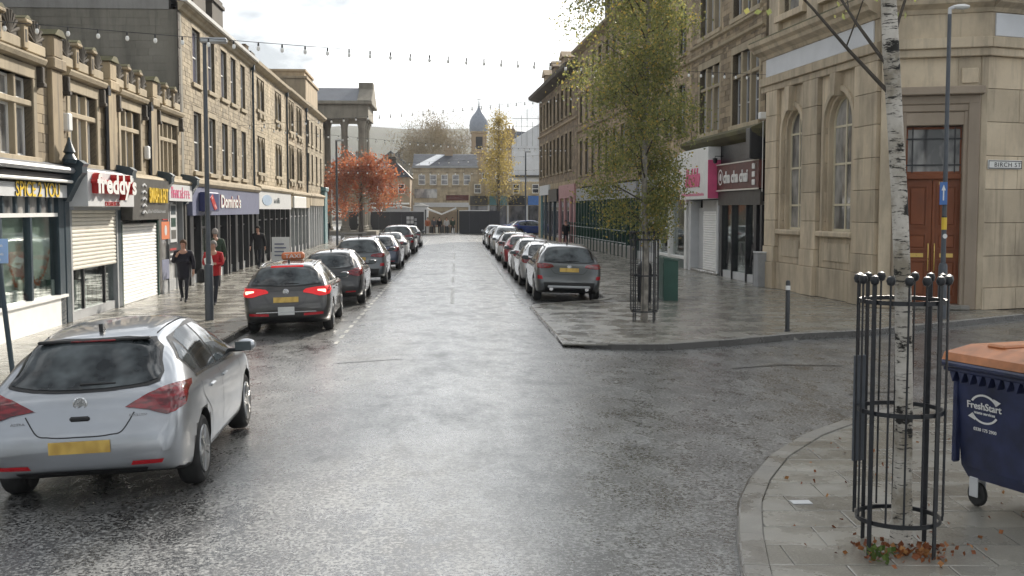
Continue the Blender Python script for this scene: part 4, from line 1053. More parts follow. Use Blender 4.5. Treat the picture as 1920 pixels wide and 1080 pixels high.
# ---------------------------------------------------------------- the market end of the street
struct(MB().add([(-26, 119, .06), (24, 119, .06), (24, 175, .06), (-26, 175, .06)], [(0, 1, 2, 3)]).build('market_square', 'slab'))
def hill_h(x, y):
    t = min(1, max(0, (y - 300) / 620)); t = t * t * (3 - 2 * t)
    return 58 * t + t * (7 * math.sin(x / 170 + 1.2) + 4 * math.sin(x / 61 + y / 90) + 1.5 * math.sin(x / 17)) - (4 if y < 310 else 0)
hx = [-700 + i * 20 for i in range(71)]; hy = [290 + j * 25 for j in range(36)]
mb = MB(); mb.add([(x, y, hill_h(x, y)) for y in hy for x in hx], [(j * 71 + i, j * 71 + i + 1, j * 71 + i + 72, j * 71 + i + 71) for j in range(35) for i in range(70)])
x_ = N('hill_fields'); M['hillm'] = x_.bsdf(col=x_.mix(x_.ramp(x_.noise(.012, 4), ((.42, 0.), (.58, 1.))), (.045, .05, .024), x_.mix(x_.ramp(x_.noise(.05, 5), ((.4, 0.), (.6, 1.))), (.022, .022, .015), (.04, .033, .022))), rough=.95)
struct(mb.build('hills', 'hillm', None, True))
# hoardings
H = thing('black_hoarding', 'long black site hoarding with white square prints at the market', 'hoarding', (-11.9, 121, .06))
for i in range(7): MB().cbox(i * 1.21, i * 1.21 + 1.205, 0, .08, 0, 2.36, .01).build('panel', 'hoard', H)
MB().box(0, 8.47, -.05, .1, 2.36, 2.44).build('top_rail', 'palegrey', H)
for x0 in (1.35, 6.6):
    for i in range(2):
        for j in range(2): MB().box(x0 + i * .42, x0 + i * .42 + .34, -.012, .0, 1.1 + j * .42, 1.44 + j * .42).build('print', 'palegrey', H)
    for j in range(2): MB().box(x0 + .84, x0 + 1.1, -.012, 0, .95 + j * .42, 1.25 + j * .42).build('print', 'grey', H)
H = thing('black_gate_panel', 'plain black site hoarding to the right of the market gate', 'hoarding', (.35, 121, .06))
for i in range(4): MB().cbox(i * 1.1, i * 1.1 + 1.095, 0, .08, 0, 2.45, .01).build('panel', 'hoard', H)
MB().box(0, 3.2, -.05, .1, 2.45, 2.53).build('top_rail', 'white', H)
G_ = thing('market_gate', 'market entrance with white V shaped canopy beams between black hoardings', 'gate', (-1.53, 121.2, .06))
MB().prism([(-1.65, 2.62), (0, 2.02), (0, 2.18), (-1.6, 2.80)], -1.5, .5).build('canopy_beam', 'white', G_)
MB().prism([(1.6, 2.68), (0, 2.02), (0, 2.18), (1.55, 2.86)], -1.5, .5).build('canopy_beam', 'white', G_)
for x in (-1.75, 1.72): MB().box(x - .06, x + .06, 0, .12, 0, 2.6).build('post', 'black', G_)
MB().box(-1.7, 1.7, 6, 6.2, 0, 2.4).build('market_stall_back', 'brownst', G_)
for i in range(5): MB().cbox(-1.4 + i * .6, -1.0 + i * .6, 4.5, 5, 0, .5 + rnd() * .9, .02).build('stall_goods', random.choice(['white', 'charcoal', 'cream', 'dgreen', 'grey']), G_)
for i, (x, wd, h_) in enumerate(((-11.5, 3.2, 2.9), (-7.7, 2.6, 3.0), (-4.7, 1.6, 3.2))):
    k = thing('site_cabin', ('white roofed site cabin behind the hoarding next to the portico', 'white roofed site cabin behind the middle of the hoarding', 'small white roofed cabin behind the hoarding beside the gate')[i], 'cabin', (x, 124.5, .06), group='site cabins')
    MB().cbox(0, wd, 0, 2.4, 0, h_ - .2, .02).build('body', 'palegrey', k); MB().prism([(-.1, h_ - .2), (wd + .1, h_ - .2), (wd * .5, h_ + .1)], -.15, 2.5).build('roof', 'white', k)
# brown terrace closing the view
def far_win(B, x, z, wd, ht, fr='white', y=-.02):
    def fn(): return MB().box(0, wd, -.05, .0, 0, .08).box(0, wd, -.05, .0, ht - .08, ht).box(0, .07, -.05, 0, .08, ht - .08).box(wd - .07, wd, -.05, 0, .08, ht - .08).box(.07, wd - .07, -.045, 0, ht * .5 - .04, ht * .5 + .04).mesh('window', fr)
    o = put('window', shared(('fw', wd, ht, fr), fn), B, (x, y, z)); put('pane', shared(('fp', wd, ht), lambda: MB().box(.05, wd - .05, -.02, -.01, .05, ht - .05).mesh('pane', 'glass')), o)
    put('sill', shared(('fs', wd), lambda: MB().box(-.12, wd + .12, -.12, .0, -.16, -.0).mesh('sill', 'sandpale')), B, (x, y, z))
T = thing('market_terrace', 'brown stone terrace with blue slate roof and white chimney end closing the street', 'building', (-5.7, 150, 0))
MB().box(0, 8.6, 0, 8, 0, 8.3).build('wall', 'sandpale', T)
courses(T, 0, 8.6, 3.6, 8.25, [(.7 + i * 1.5, 1.7 + i * 1.5, 5.9, 7.4) for i in range(5)], 'coursed', .3, (.4, .8), .03, seed=51)
for i in range(5): far_win(T, .75 + i * 1.5, 5.95, .9, 1.35)
MB().box(-.1, 8.7, -.3, .1, 8.2, 8.45).build('gutter', 'grey', T)
roofslope(T, 0, 8.6, -.3, 8.45, 4, 10.2); MB().prism([(.0, 8.46), (2.6, 8.46), (4.2, 9.95), (3.4, 9.95)], -.34, -.3).build('roof_flashing', 'white', T) if False else None
MB().add([(.3, -.36, 8.52), (2.2, -.36, 8.52), (4.3, 3.6, 10.12), (3.1, 3.6, 10.12)], [(0, 1, 2, 3)]).build('pale_roof_sheet', 'tarp', T)  # pale quad lying over part of the slate slope
chimney(T, 4.2, 3.4, 9.6, 1.1, .8, 1.4, 'brownst', 2)
MB().box(.2, 8.4, -.1, .0, 3.0, 3.6).build('fascia_sign', 'palegrey', T); MB().box(.2, 3.2, -.12, .0, 4.2, 5.4).build('shop_window_band', 'glasspale', T)
MB().box(4.4, 8.4, -.14, .0, 3.9, 4.6).build('fascia_sign', 'maroon', T)
T = thing('low_market_block', 'low grey roofed block left of the brown terrace with gabled top', 'building', (-13.2, 138, 0))
MB().box(0, 7.6, 0, 9, 0, 6.6).build('wall', 'brownst', T)
for i in range(4): far_win(T, 2.4 + i * 1.25, 4.6, .8, 1.2)
roofslope(T, -.2, 5.0, -.3, 6.6, 4, 8.6); MB().prism([(4.2, 6.6), (7.8, 6.6), (6.0, 8.4)], -.2, 8).build('gable', 'slate', T)
MB().box(1.6, 7.5, -1.2, 0, 3.3, 3.5).build('canopy', 'white', T); chimney(T, 4.9, 2, 7.8, .9, .7, 1.4, 'darkst', 2)
# domed tower
T = thing('domed_tower', 'square stone tower with blue grey onion dome and finial on the skyline', 'tower', (3.85, 186, 0))
MB().cbox(-1.25, 1.25, -1.25, 1.25, 0, 15.4, .08).build('shaft', 'brownst', T)
for z in (9.4, 11.9, 15.2): MB().cbox(-1.42, 1.42, -1.42, 1.42, z, z + .3, .05).build('band', 'rough', T)
MB().box(-.55, .55, -1.28, -1.2, 12.6, 14.6).build('louvre', 'dark', T)
x_ = MB(); x_.lathe([(1.5, 15.5), (1.56, 15.9), (1.6, 16.4), (1.5, 17.2), (1.15, 18.0), (.65, 18.6), (.28, 19.2), (.12, 19.7), (.05, 20.6), (.02, 21.3)], 16); x_.build('dome', M.setdefault('domelead', plain('dome_lead', (.25, .28, .33), .5)), T, True)
MB().box(-.35, .35, -.02, .02, 20.7, 20.78).build('finial', 'iron', T)
T = thing('ochre_gable_house', 'ochre stone house with tall gable and chimney behind the yellow tree', 'building', (3.0, 160, 0))
MB().box(0, 6.3, 0, 8, 0, 9.4).prism([(0, 9.4), (6.3, 9.4), (3.3, 12.2)], 0, 8).build('wall', 'rough', T)
for i in range(3): far_win(T, .7 + i * 1.9, 6.3, .8, 1.6)
MB().box(-.2, 6.8, -.15, .0, 3.1, 4.3).build('fascia_sign', 'charcoal', T); chimney(T, 4.0, 2, 11, 1.5, .8, 3.3, 'brownst', 3)
T = thing('dark_roof_house', 'house with dark pitched roof between the yellow tree and white sheeting', 'building', (7.0, 172, 0))
MB().box(0, 9, 0, 8, 0, 11.5).build('wall', 'brownst', T); roofslope(T, -.2, 9, -.2, 11.5, 4, 14.8)
# sheeted scaffold
T = thing('sheeted_scaffold', 'building wrapped in white scaffold sheeting with grey poles on top', 'scaffold', (7.65, 148, 0))
def sheetp(n_, x0, x1, poly):
    mb = MB(); mb.prism(poly, 0, 6); return mb.build(n_, 'tarp', T)
for i in range(3):
    a = i * 1.6; b = a + 1.58; za, zb_ = 11.9 + .62 * a, 11.9 + .62 * b
    sheetp('sheet', a, b, [(a, 5.2), (b, 5.2), (b, zb_), (a, za)])
MB().box(-.3, 5, -.4, .2, 6.9, 7.2).build('ledge', 'charcoal', T); MB().box(0, 4.8, .1, 6, 0, 5.1).build('wall', 'charcoal', T)
MB().box(.1, 4.7, -.1, .1, 2.7, 4.3).build('fascia_sign', 'blue', T); MB().box(.1, 2.0, -.1, .1, 0.06, 2.7).build('hoarding_sheet', 'tarp', T)
for i in range(7): x = .3 + i * .72; MB().tube([(x, 0, 11), (x, 0, 14.2 + (i % 3) * .8)], .035, 5).build('scaffold_pole', 'steel', T)
for z in (13.6, 14.6): MB().tube([(-.2, -.05, z), (4.9, -.05, z)], .035, 5).build('scaffold_pole', 'steel', T)
T = thing('far_shop_row', 'low shop row with dark fascias right of the market gate', 'building', (1.6, 134, 0))
MB().box(0, 9.2, 0, 5, 0, 6.0).build('wall', 'coursed', T)
for i in range(4):
    MB().box(i * 2.3 + .1, i * 2.3 + 2.2, -.12, .0, 3.2, 4.3).build('fascia_sign', ('charcoal', 'teal', 'black', 'blue')[i], T)
    MB().box(i * 2.3 + .15, i * 2.3 + 2.15, -.05, .0, .4, 3.1).build('pane', 'glass', T); MB().box(i * 2.3 - .1, i * 2.3 + .1, -.14, 0, .06, 3.2).build('pier', 'palegrey', T)
    far_win(T, i * 2.3 + .6, 4.6, .8, 1.1)
# distant houses on the slope
for i, (x, y, z, s, m) in enumerate(((-19, 262, 9.5, 1., 'slate'), (-27, 280, 9, 1.1, 'slate'), (-10, 300, 10, 1., 'brownst'), (-36, 330, 13, 1.2, 'slate'), (-20, 345, 15, 1., 'slate'), (8, 330, 13, 1.1, 'slate'))):
    T = thing('hillside_house', ('grey gabled house on the slope left of the bare tree', 'slate roofed house lowest on the slope beside the portico', 'brown roofed house behind the bare tree foot', 'slate house high on the slope beside the columns', 'slate house highest above the gabled house', 'slate house on the slope behind the domed tower')[i], 'house', (x, y, z - 9), group='houses on the hillside')
    MB().box(0, 8 * s, 0, 7, 0, 12).prism([(0, 12), (8 * s, 12), (4 * s, 15.2)], -.05, 7).build('wall', 'render', T)
    MB().prism([(-.4, 11.8), (4 * s, 15.5), (8 * s + .4, 11.8), (8 * s + .4, 12.1), (4 * s, 15.85), (-.4, 12.1)], -.4, 7.3).build('roof', m, T)
    far_win(T, 3.4 * s, 10.4, 1.2, 1.4, y=-.03); chimney(T, 5.5 * s, 3, 13.5, .8, .8, 2.2, 'darkst', 2)
# ---------------------------------------------------------------- vehicles
def interp(keys, y):
    """smooth monotone interpolation through (y,value) keys"""
    X = [k[0] for k in keys]; V = [k[1] for k in keys]
    if y <= X[0]: return V[0]
    if y >= X[-1]: return V[-1]
    i = max(j for j in range(len(X)) if X[j] <= y); i = min(i, len(X) - 2)
    d = [(V[j + 1] - V[j]) / (X[j + 1] - X[j]) for j in range(len(X) - 1)]
    def m(j):
        if j == 0: return d[0]
        if j == len(X) - 1: return d[-1]
        return 0. if d[j - 1] * d[j] <= 0 else 2 * d[j - 1] * d[j] / (d[j - 1] + d[j])
    h = X[i + 1] - X[i]; t = (y - X[i]) / h
    return (2*t**3 - 3*t*t + 1) * V[i] + (t**3 - 2*t*t + t) * h * m(i) + (-2*t**3 + 3*t*t) * V[i+1] + (t**3 - t*t) * h * m(i+1)
def catmull(P, n):
    out = []
    for i in range(len(P) - 1):
        p0, p1, p2, p3 = P[max(i-1, 0)], P[i], P[i+1], P[min(i+2, len(P)-1)]
        for k in range(n):
            t = k / n; out.append(tuple(.5 * (2*b + (c-a)*t + (2*a - 5*b + 4*c - d)*t*t + (3*b - a - 3*c + d)*t**3) for a, b, c, d in zip(p0, p1, p2, p3)))
    return out + [P[-1]]
def car_paint(name, col, metal=.55, rough=.32):
    x = N(name); d = x.noise(3, 5, vec=x.obj()); 
    c = x.mix(x.ramp(x.noise(1.4, 4, vec=x.obj((1, 1, 2.5))), ((.45, 0.), (.8, .35))), col, (.16, .15, .13))
    return x.bsdf(col=c, metal=metal, rough=x.n('ShaderNodeMapRange', {0: d, 3: rough - .06, 4: rough + .12}).outputs[0], coat=1., crough=.06)
M['cglass'] = (lambda x: x.bsdf(col=x.mix(x.ramp(x.noise(2.3, 3, vec=x.obj()), ((.4, 0.), (.6, 1.))), (.010, .013, .015), (.10, .115, .12)), rough=.05, spec=.55))(N('car_glass'))
M['ctrim'] = plain('car_black_trim', (.014, .014, .015), .45)
M['chrome'] = plain('chrome_trim', (.62, .63, .64), .18, .05, metal=1.)
M['alloy'] = plain('alloy_wheel', (.34, .345, .35), .32, .15, 8, metal=.85)
M['tyre'] = plain('tyre_rubber', (.018, .018, .018), .8, .3, 12, bump=.2)
M['plate'] = (lambda x: x.bsdf(col=x.mix(x.ramp(x.noise(9, 1, vec=x.obj((1, 1, .6))), ((.42, 0.), (.62, .7))), (.62, .42, .10), (.40, .24, .05)), rough=.5))(N('number_plate_yellow'))
M['platew'] = plain('number_plate_white', (.6, .6, .58), .45)
M['lampred'] = (lambda x: x.bsdf(col=x.mix(x.ramp(x.noise(9, 2, vec=x.obj((1, 1, 3))), ((.4, 0.), (.6, 1.))), (.09, .003, .006), (.25, .008, .014)), rough=.12, coat=1.))(N('tail_lamp_red'))
M['lamplit'] = emit('tail_lamp_lit', (.55, .012, .015), .45)
M['lampcore'] = emit('tail_lamp_core', (1., .35, .25), 3.)
M['lampclear'] = plain('lamp_clear', (.55, .54, .54), .12, .2, 9, coat=1.)
M['reflector'] = plain('rear_reflector', (.42, .012, .02), .25)
TYPES = {
 'hatch': dict(L=4.42, ra=.82, fa=3.5, wr=.325, w=.325,
   top=[(0, .60), (.02, .68), (.07, .80), (.11, .92), (.15, 1.00), (.22, 1.05), (.45, 1.235), (.66, 1.395), (.76, 1.435), (1.3, 1.495), (1.9, 1.51), (2.4, 1.475), (2.8, 1.35), (3.3, 1.07), (3.45, 1.01), (3.9, .93), (4.2, .82), (4.36, .68), (4.42, .55)],
   bot=[(0, .40), (.05, .33), (.2, .27), (.6, .21), (4.0, .21), (4.3, .26), (4.42, .4)],
   wid=[(0, .70), (.04, .78), (.12, .84), (.3, .885), (.8, .91), (2.2, .905), (3.6, .90), (4.0, .86), (4.25, .76), (4.38, .6), (4.42, .5)],
   topw=[(0, .64), (.1, .74), (.2, .72), (.45, .64), (.72, .585), (1.5, .585), (2.4, .57), (3.0, .63), (3.4, .72), (4.1, .66), (4.42, .45)],
   belt=[(0, .56), (.12, .88), (.3, .98), (.8, .99), (1.5, .955), (3.3, .92), (3.9, .84), (4.42, .5)],
   side=[[(.86, 1.06), (1.06, 1.06), (1.03, 1.28), (.98, 1.33), (.72, 1.20)], [(1.11, 1.035), (1.86, 1.0), (1.82, 1.405), (1.35, 1.40), (1.10, 1.355)], [(1.93, .995), (2.92, .985), (2.72, 1.20), (2.42, 1.355), (2.2, 1.395), (1.89, 1.405)]],
   rear=[(-.63, 1.075), (-.40, 1.035), (0, 1.02), (.40, 1.035), (.63, 1.075), (.60, 1.18), (.50, 1.375), (0, 1.395), (-.50, 1.375), (-.60, 1.18)],
   light=[(.38, .865), (.58, .97), (.80, 1.03), (.865, .98), (.85, .85), (.74, .79), (.58, .835)], refl=[(.42, .375), (.68, .38), (.70, .415), (.44, .41)], plate=(-.26, .26, .50, .605), under=[(-.5, .26), (.5, .26), (.56, .345), (-.56, .345)]),
 'estate': dict(L=4.77, ra=.92, fa=3.71, wr=.33, w=.33,
   top=[(0, .60), (.02, .68), (.06, .85), (.10, .98), (.16, 1.06), (.40, 1.30), (.55, 1.41), (.65, 1.445), (1.3, 1.49), (2.1, 1.50), (2.7, 1.45), (3.1, 1.32), (3.6, 1.06), (3.75, 1.0), (4.2, .92), (4.5, .80), (4.7, .66), (4.77, .5)],
   bot=[(0, .40), (.05, .33), (.2, .27), (.6, .2), (4.3, .2), (4.6, .25), (4.77, .4)],
   wid=[(0, .74), (.04, .81), (.12, .86), (.3, .90), (.8, .915), (2.2, .915), (3.9, .91), (4.3, .86), (4.6, .75), (4.73, .6), (4.77, .5)],
   topw=[(0, .68), (.1, .77), (.2, .74), (.45, .66), (.65, .60), (1.5, .60), (2.6, .585), (3.3, .64), (3.7, .73), (4.4, .66), (4.77, .45)],
   belt=[(0, .56), (.12, .92), (.3, .99), (.8, 1.0), (1.5, .97), (3.6, .93), (4.2, .85), (4.77, .48)],
   side=[[(.62, 1.06), (1.02, 1.05), (1.02, 1.385), (.82, 1.37)], [(1.09, 1.045), (1.95, 1.02), (1.93, 1.405), (1.08, 1.395)], [(2.02, 1.015), (3.2, .99), (2.95, 1.19), (2.65, 1.35), (2.45, 1.395), (2.0, 1.405)]],
   rear=[(-.70, 1.06), (0, 1.02), (.70, 1.06), (.66, 1.16), (.54, 1.36), (0, 1.385), (-.54, 1.36), (-.66, 1.16)],
   light=[(.36, .88), (.42, .955), (.84, .99), (.89, .96), (.885, .83), (.70, .80), (.55, .84)], refl=[(.36, .40), (.76, .42), (.76, .47), (.36, .45)], plate=(-.26, .26, .68, .79), under=[(-.62, .27), (.62, .27), (.62, .36), (-.62, .36)]),
 'suv': dict(L=4.62, ra=.88, fa=3.59, wr=.365, w=.36,
   top=[(0, .64), (.02, .74), (.06, .90), (.10, 1.03), (.16, 1.12), (.40, 1.40), (.52, 1.53), (.62, 1.585), (1.3, 1.65), (2.0, 1.66), (2.5, 1.60), (2.9, 1.46), (3.4, 1.17), (3.55, 1.12), (4.0, 1.05), (4.35, .93), (4.55, .75), (4.62, .6)],
   bot=[(0, .44), (.05, .37), (.2, .31), (.6, .25), (4.1, .25), (4.45, .32), (4.62, .46)],
   wid=[(0, .76), (.04, .83), (.12, .88), (.3, .92), (.8, .94), (2.2, .94), (3.7, .935), (4.15, .88), (4.45, .77), (4.58, .62), (4.62, .52)],
   topw=[(0, .70), (.1, .78), (.2, .75), (.45, .67), (.62, .62), (1.5, .63), (2.4, .61), (3.1, .67), (3.5, .76), (4.3, .68), (4.62, .48)],
   belt=[(0, .6), (.12, .98), (.3, 1.08), (.8, 1.09), (1.5, 1.06), (3.4, 1.01), (4.0, .94), (4.62, .55)],
   side=[[(.62, 1.18), (.98, 1.15), (.98, 1.50), (.80, 1.46)], [(1.05, 1.14), (1.86, 1.11), (1.84, 1.545), (1.04, 1.52)], [(1.93, 1.105), (3.0, 1.08), (2.75, 1.30), (2.45, 1.48), (2.25, 1.535), (1.90, 1.545)]],
   rear=[(-.68, 1.16), (-.30, 1.13), (.30, 1.13), (.68, 1.16), (.66, 1.28), (.57, 1.50), (0, 1.53), (-.57, 1.50), (-.66, 1.28)],
   light=[(.44, 1.00), (.50, 1.075), (.84, 1.10), (.89, 1.05), (.87, .97), (.64, .965)], refl=[(.74, .66), (.88, .67), (.88, .77), (.76, .76)], plate=(-.27, .27, .87, .98), under=[(-.66, .34), (.66, .34), (.72, .58), (-.72, .58)]),
 'saloon': dict(L=4.6, ra=.98, fa=3.65, wr=.33, w=.33,
   top=[(0, .60), (.02, .70), (.06, .86), (.12, .99), (.25, 1.03), (.62, 1.07), (.72, 1.10), (1.15, 1.32), (1.5, 1.41), (2.0, 1.44), (2.5, 1.41), (2.9, 1.28), (3.4, 1.03), (3.55, .98), (4.0, .91), (4.35, .80), (4.53, .66), (4.6, .5)],
   bot=[(0, .40), (.05, .33), (.2, .27), (.6, .2), (4.1, .2), (4.45, .25), (4.6, .4)],
   wid=[(0, .72), (.04, .80), (.12, .85), (.3, .89), (.8, .91), (2.2, .91), (3.7, .90), (4.15, .85), (4.45, .74), (4.56, .6), (4.6, .5)],
   topw=[(0, .66), (.1, .75), (.3, .74), (.7, .70), (1.1, .60), (1.5, .57), (2.4, .56), (3.1, .63), (3.5, .73), (4.3, .66), (4.6, .45)],
   belt=[(0, .56), (.12, .9), (.3, .96), (.8, .97), (1.5, .95), (3.4, .91), (4.0, .83), (4.6, .48)],
   side=[[(1.05, 1.02), (1.9, .99), (1.88, 1.33), (1.5, 1.32), (1.25, 1.24)], [(1.97, .985), (3.05, .965), (2.8, 1.14), (2.5, 1.29), (2.3, 1.325), (1.95, 1.335)]],
   rear=[(-.60, 1.11), (0, 1.09), (.60, 1.11), (.52, 1.30), (.46, 1.36), (0, 1.375), (-.46, 1.36), (-.52, 1.30)],
   light=[(.44, .83), (.48, .93), (.80, .96), (.87, .92), (.86, .80), (.66, .79)], refl=[(.5, .40), (.74, .41), (.74, .45), (.5, .44)], plate=(-.26, .26, .68, .79), under=[(-.6, .27), (.6, .27), (.6, .36), (-.6, .36)])}
def make_type(T):
    """body, windows, lamps and trim of one kind of car as shared meshes; rear at y=0, front at +y"""
    t = TYPES[T]; L = t['L']
    ys = []
    n = 400; acc = 0; last = None; step = .075
    for i in range(n + 1):
        y = L * i / n; q = (y, interp(t['top'], y), interp(t['wid'], y))
        if last is None or math.dist(q, last) >= step or i == n: ys.append(y); last = q
    secs = []
    for y in ys:
        zt, zb, w_, wr = interp(t['top'], y), interp(t['bot'], y), interp(t['wid'], y), interp(t['topw'], y)
        be = min(interp(t['belt'], y), zt - .03); hg = zt - be; d = min(.11, .42 * hg); be = max(be, zb + .1)
        mid = zb + (be - zb) * .52; wr = min(wr, w_ * .96)
        P = [(0, zb), (.72 * w_, zb), (.90 * w_, zb + .02), (.965 * w_, zb + .10), (w_, mid), (.992 * w_, be - .10 * min(1, (be - zb) * 2)), (.955 * w_, be),
             (wr + (.955 * w_ - wr) * .5, be + hg * .52 - d * .1), (wr, zt - d), (wr * .86, zt - d * .42), (wr * .5, zt - d * .10), (0, zt)]
        secs.append(catmull(P, 3))
    m = len(secs[0]); mb = MB(); V = []
    for y, S in zip(ys, secs): V += [(x, y, z) for x, z in S] + [(-x, y, z) for x, z in S[-2:0:-1]]
    k = 2 * m - 2; F = [(i * k + j, i * k + (j + 1) % k, (i + 1) * k + (j + 1) % k, (i + 1) * k + j) for i in range(len(ys) - 1) for j in range(k)]
    F += [tuple(range(k)), tuple((len(ys) - 1) * k + j for j in range(k))[::-1]]
    me = bpy.data.meshes.new('hull'); me.from_pydata(V, [], F); me.validate()
    bm = bmesh.new(); bm.from_mesh(me); bmesh.ops.remove_doubles(bm, verts=bm.verts, dist=1e-5); bmesh.ops.recalc_face_normals(bm, faces=bm.faces); bm.to_mesh(me)
    bvh = BVHTree.FromBMesh(bm); bm.free()
    # wheel arches
    ho = bpy.data.objects.new('hull', me); COL.objects.link(ho)
    cm = MB(); ar = t['wr'] + .055
    for ya in (t['ra'], t['fa']):
        for s in (-1, 1): cm.lathe([(ar, s * .62), (ar, s * 1.1)] if s > 0 else [(ar, -1.1), (ar, -.62)], 28, (0, ya, t['wr'] + .0), 'x')
    co = put('cutter', cm.mesh('cutter', 'dark')); md = ho.modifiers.new('b', 'BOOLEAN'); md.object = co; md.operation = 'DIFFERENCE'; md.solver = 'EXACT'
    dg = bpy.context.evaluated_depsgraph_get(); bme = bpy.data.meshes.new_from_object(ho.evaluated_get(dg))
    bpy.data.objects.remove(ho); bpy.data.objects.remove(co)
    bme.materials.clear(); bme.materials.append(M['ctrim']); bme.materials.append(M['ctrim'])
    for p in bme.polygons:
        c = p.center; p.use_smooth = True
        arch = any(math.hypot(c.y - ya, c.z - t['wr']) < ar + .012 for ya in (t['ra'], t['fa'])) and abs(c.x) > .55
        p.material_index = 1 if (arch or (c.z < .30 and abs(p.normal.z) > .5)) else 0
    bme.set_sharp_from_angle(angle=R(50))
    out = {'body': bme}
    def proj(poly, axis, sgn, off, smooth=3, sub=.05, dense=True):
        """lay a 2-D outline on the hull: axis 'y' looks along y (x,z outline), 'x' looks from the side (y,z outline)"""
        if smooth: poly = catmull(poly + [poly[0]], smooth)[:-1] if smooth > 1 else poly
        b = bmesh.new(); vs = [b.verts.new((p[0], 0, p[1])) for p in poly]
        es = [b.edges.new((vs[i], vs[(i + 1) % len(vs)])) for i in range(len(vs))]
        bmesh.ops.triangle_fill(b, edges=es, use_beauty=True)
        for _ in range(7):
            lg = [e for e in b.edges if e.calc_length() > sub]
            if not lg: break
            bmesh.ops.subdivide_edges(b, edges=lg, cuts=1)
            bmesh.ops.triangulate(b, faces=b.faces)
        ok = True
        for v in b.verts:
            if axis == 'y': o, d = Vector((v.co.x, -2 if sgn > 0 else L + 2, v.co.z)), Vector((0, sgn, 0))
            else: o, d = Vector((3 * sgn, v.co.x, v.co.z)), Vector((-sgn, 0, 0))
            h, nn, _, _ = bvh.ray_cast(o, d)
            if h is None:
                h, nn, _, _ = bvh.find_nearest(Vector((v.co.x, 0 if sgn > 0 else L, v.co.z)) if axis == 'y' else Vector((.9 * sgn, v.co.x, v.co.z)))
            if nn.dot(d) > 0: nn = -nn
            v.co = h + nn * off
        bmesh.ops.recalc_face_normals(b, faces=b.faces)
        r = bmesh.new()
        mm = bpy.data.meshes.new('patch'); b.to_mesh(mm); b.free()
        mm.polygons.foreach_set('use_smooth', [True] * len(mm.polygons))
        # face outward
        c = sum((p.normal * p.area for p in mm.polygons), Vector()); want = Vector((0, -sgn, .3)) if axis == 'y' else Vector((sgn, 0, .2))
        if c.dot(want) < 0: mm.flip_normals()
        return mm
    def nm(mesh_, mat): mesh_.materials.append(M[mat]); return mesh_
    out['rear_window'] = nm(proj(t['rear'], 'y', 1, .012, 2, .045), 'cglass')
    e = [(x * 1.035, z + (.02 if z > sum(q[1] for q in t['rear']) / len(t['rear']) else -.018)) for x, z in t['rear']]
    out['rear_seal'] = nm(proj(e, 'y', 1, .007, 2, .045), 'ctrim')
    for s in (-1, 1):
        for i, pl in enumerate(t['side']): out['side_window', s, i] = nm(proj(pl, 'x', s, .005, 1, .07), 'cglass')
        a = [p for pl in t['side'] for p in pl]; y0 = min(p[0] for p in a); 
        last = t['side'][-1]; first = t['side'][0]
        frame = [(first[-1][0] - .05, first[-1][1]), (first[0][0] - .04, first[0][1] - .03)] + [(last[1][0] + .07, last[1][1] - .03)] + [(p[0] + .05, p[1] + .035) for p in last[2:-1]] + [(last[-1][0], last[-1][1] + .035)] + [(first[-2][0], first[-2][1] + .045)]
        out['window_surround', s] = nm(proj(frame, 'x', s, .0025, 1, .07), 'ctrim')
        lw = [(first[0][0] - .04, first[0][1] - .03), (last[1][0] + .07, last[1][1] - .03), (last[1][0] + .07, last[1][1] - .055), (first[0][0] - .04, first[0][1] - .052)]
        out['belt_strip', s] = nm(proj(lw, 'x', s, .007, 1, .1), 'chrome')
        out['tail_light', s] = nm(proj([(s * x, z) for x, z in t['light']], 'y', 1, .014, 2, .02), 'lampred')
        # where the lamp wraps onto the flank
        zz = [z for x, z in t['light'] if x > .7]; za, zb2 = min(zz), max(zz)
        out['tail_wrap', s] = nm(proj([(.09, za + .03), (.22, za + .06), (.40, zb2 - .02), (.30, zb2 - .008), (.21, zb2 - .035), (.14, (za + zb2) / 2)], 'x', s, .014, 1, .02), 'lampred')
        out['reflector', s] = nm(proj([(s * x, z) for x, z in t['refl']], 'y', 1, .006, 1), 'reflector')
        # door gaps, sill strip
        seams = MB(); segs = []
        ya, yb = (t['side'][-2][0][0] if len(t['side']) > 1 else 1.1), t['side'][-1][1][0] + .12
        ym = (t['side'][-1][0][0] + t['side'][-2][1][0]) / 2; zb_ = .30; zt_ = t['side'][-1][0][1] - .04
        for line in ([(ym, zt_), (ym + .01, .7), (ym, zb_)], [(yb, zt_ - .06), (yb + .06, .7), (yb + .02, zb_)], [(ya - .22, zt_), (ya - .2, .82), (ya + .12, .60), (ya + .17, zb_)], [(ya + .17, zb_), (yb + .02, zb_)]):
            pts = catmull(line, 6)
            for (a1, b1), (a2, b2) in zip(pts, pts[1:]):
                dx, dz = a2 - a1, b2 - b1; l = math.hypot(dx, dz) or 1; nx, nz = -dz / l * .005, dx / l * .005
                q = []
                for yy, zz_ in ((a1 + nx, b1 + nz), (a2 + nx, b2 + nz), (a2 - nx, b2 - nz), (a1 - nx, b1 - nz)):
                    h, nn, _, _ = bvh.ray_cast(Vector((3 * s, yy, zz_)), Vector((-s, 0, 0)))
                    if h is None: break
                    q.append(h + Vector((s, 0, 0)) * .0022)
                if len(q) == 4: seams.add(q, [(0, 1, 2, 3)])
        out['door_gap', s] = seams.mesh('door_gap', 'ctrim')
        hm = []
        for yy in (ya + .25, ym + .18):
            h, nn, _, _ = bvh.ray_cast(Vector((3 * s, yy, zt_ - .10)), Vector((-s, 0, 0)))
            hm.append(h)
        out['handles', s] = hm
        mp_ = t['side'][-1][1]; h, nn, _, _ = bvh.ray_cast(Vector((3 * s, mp_[0] - .12, mp_[1] + .03)), Vector((-s, 0, 0)))
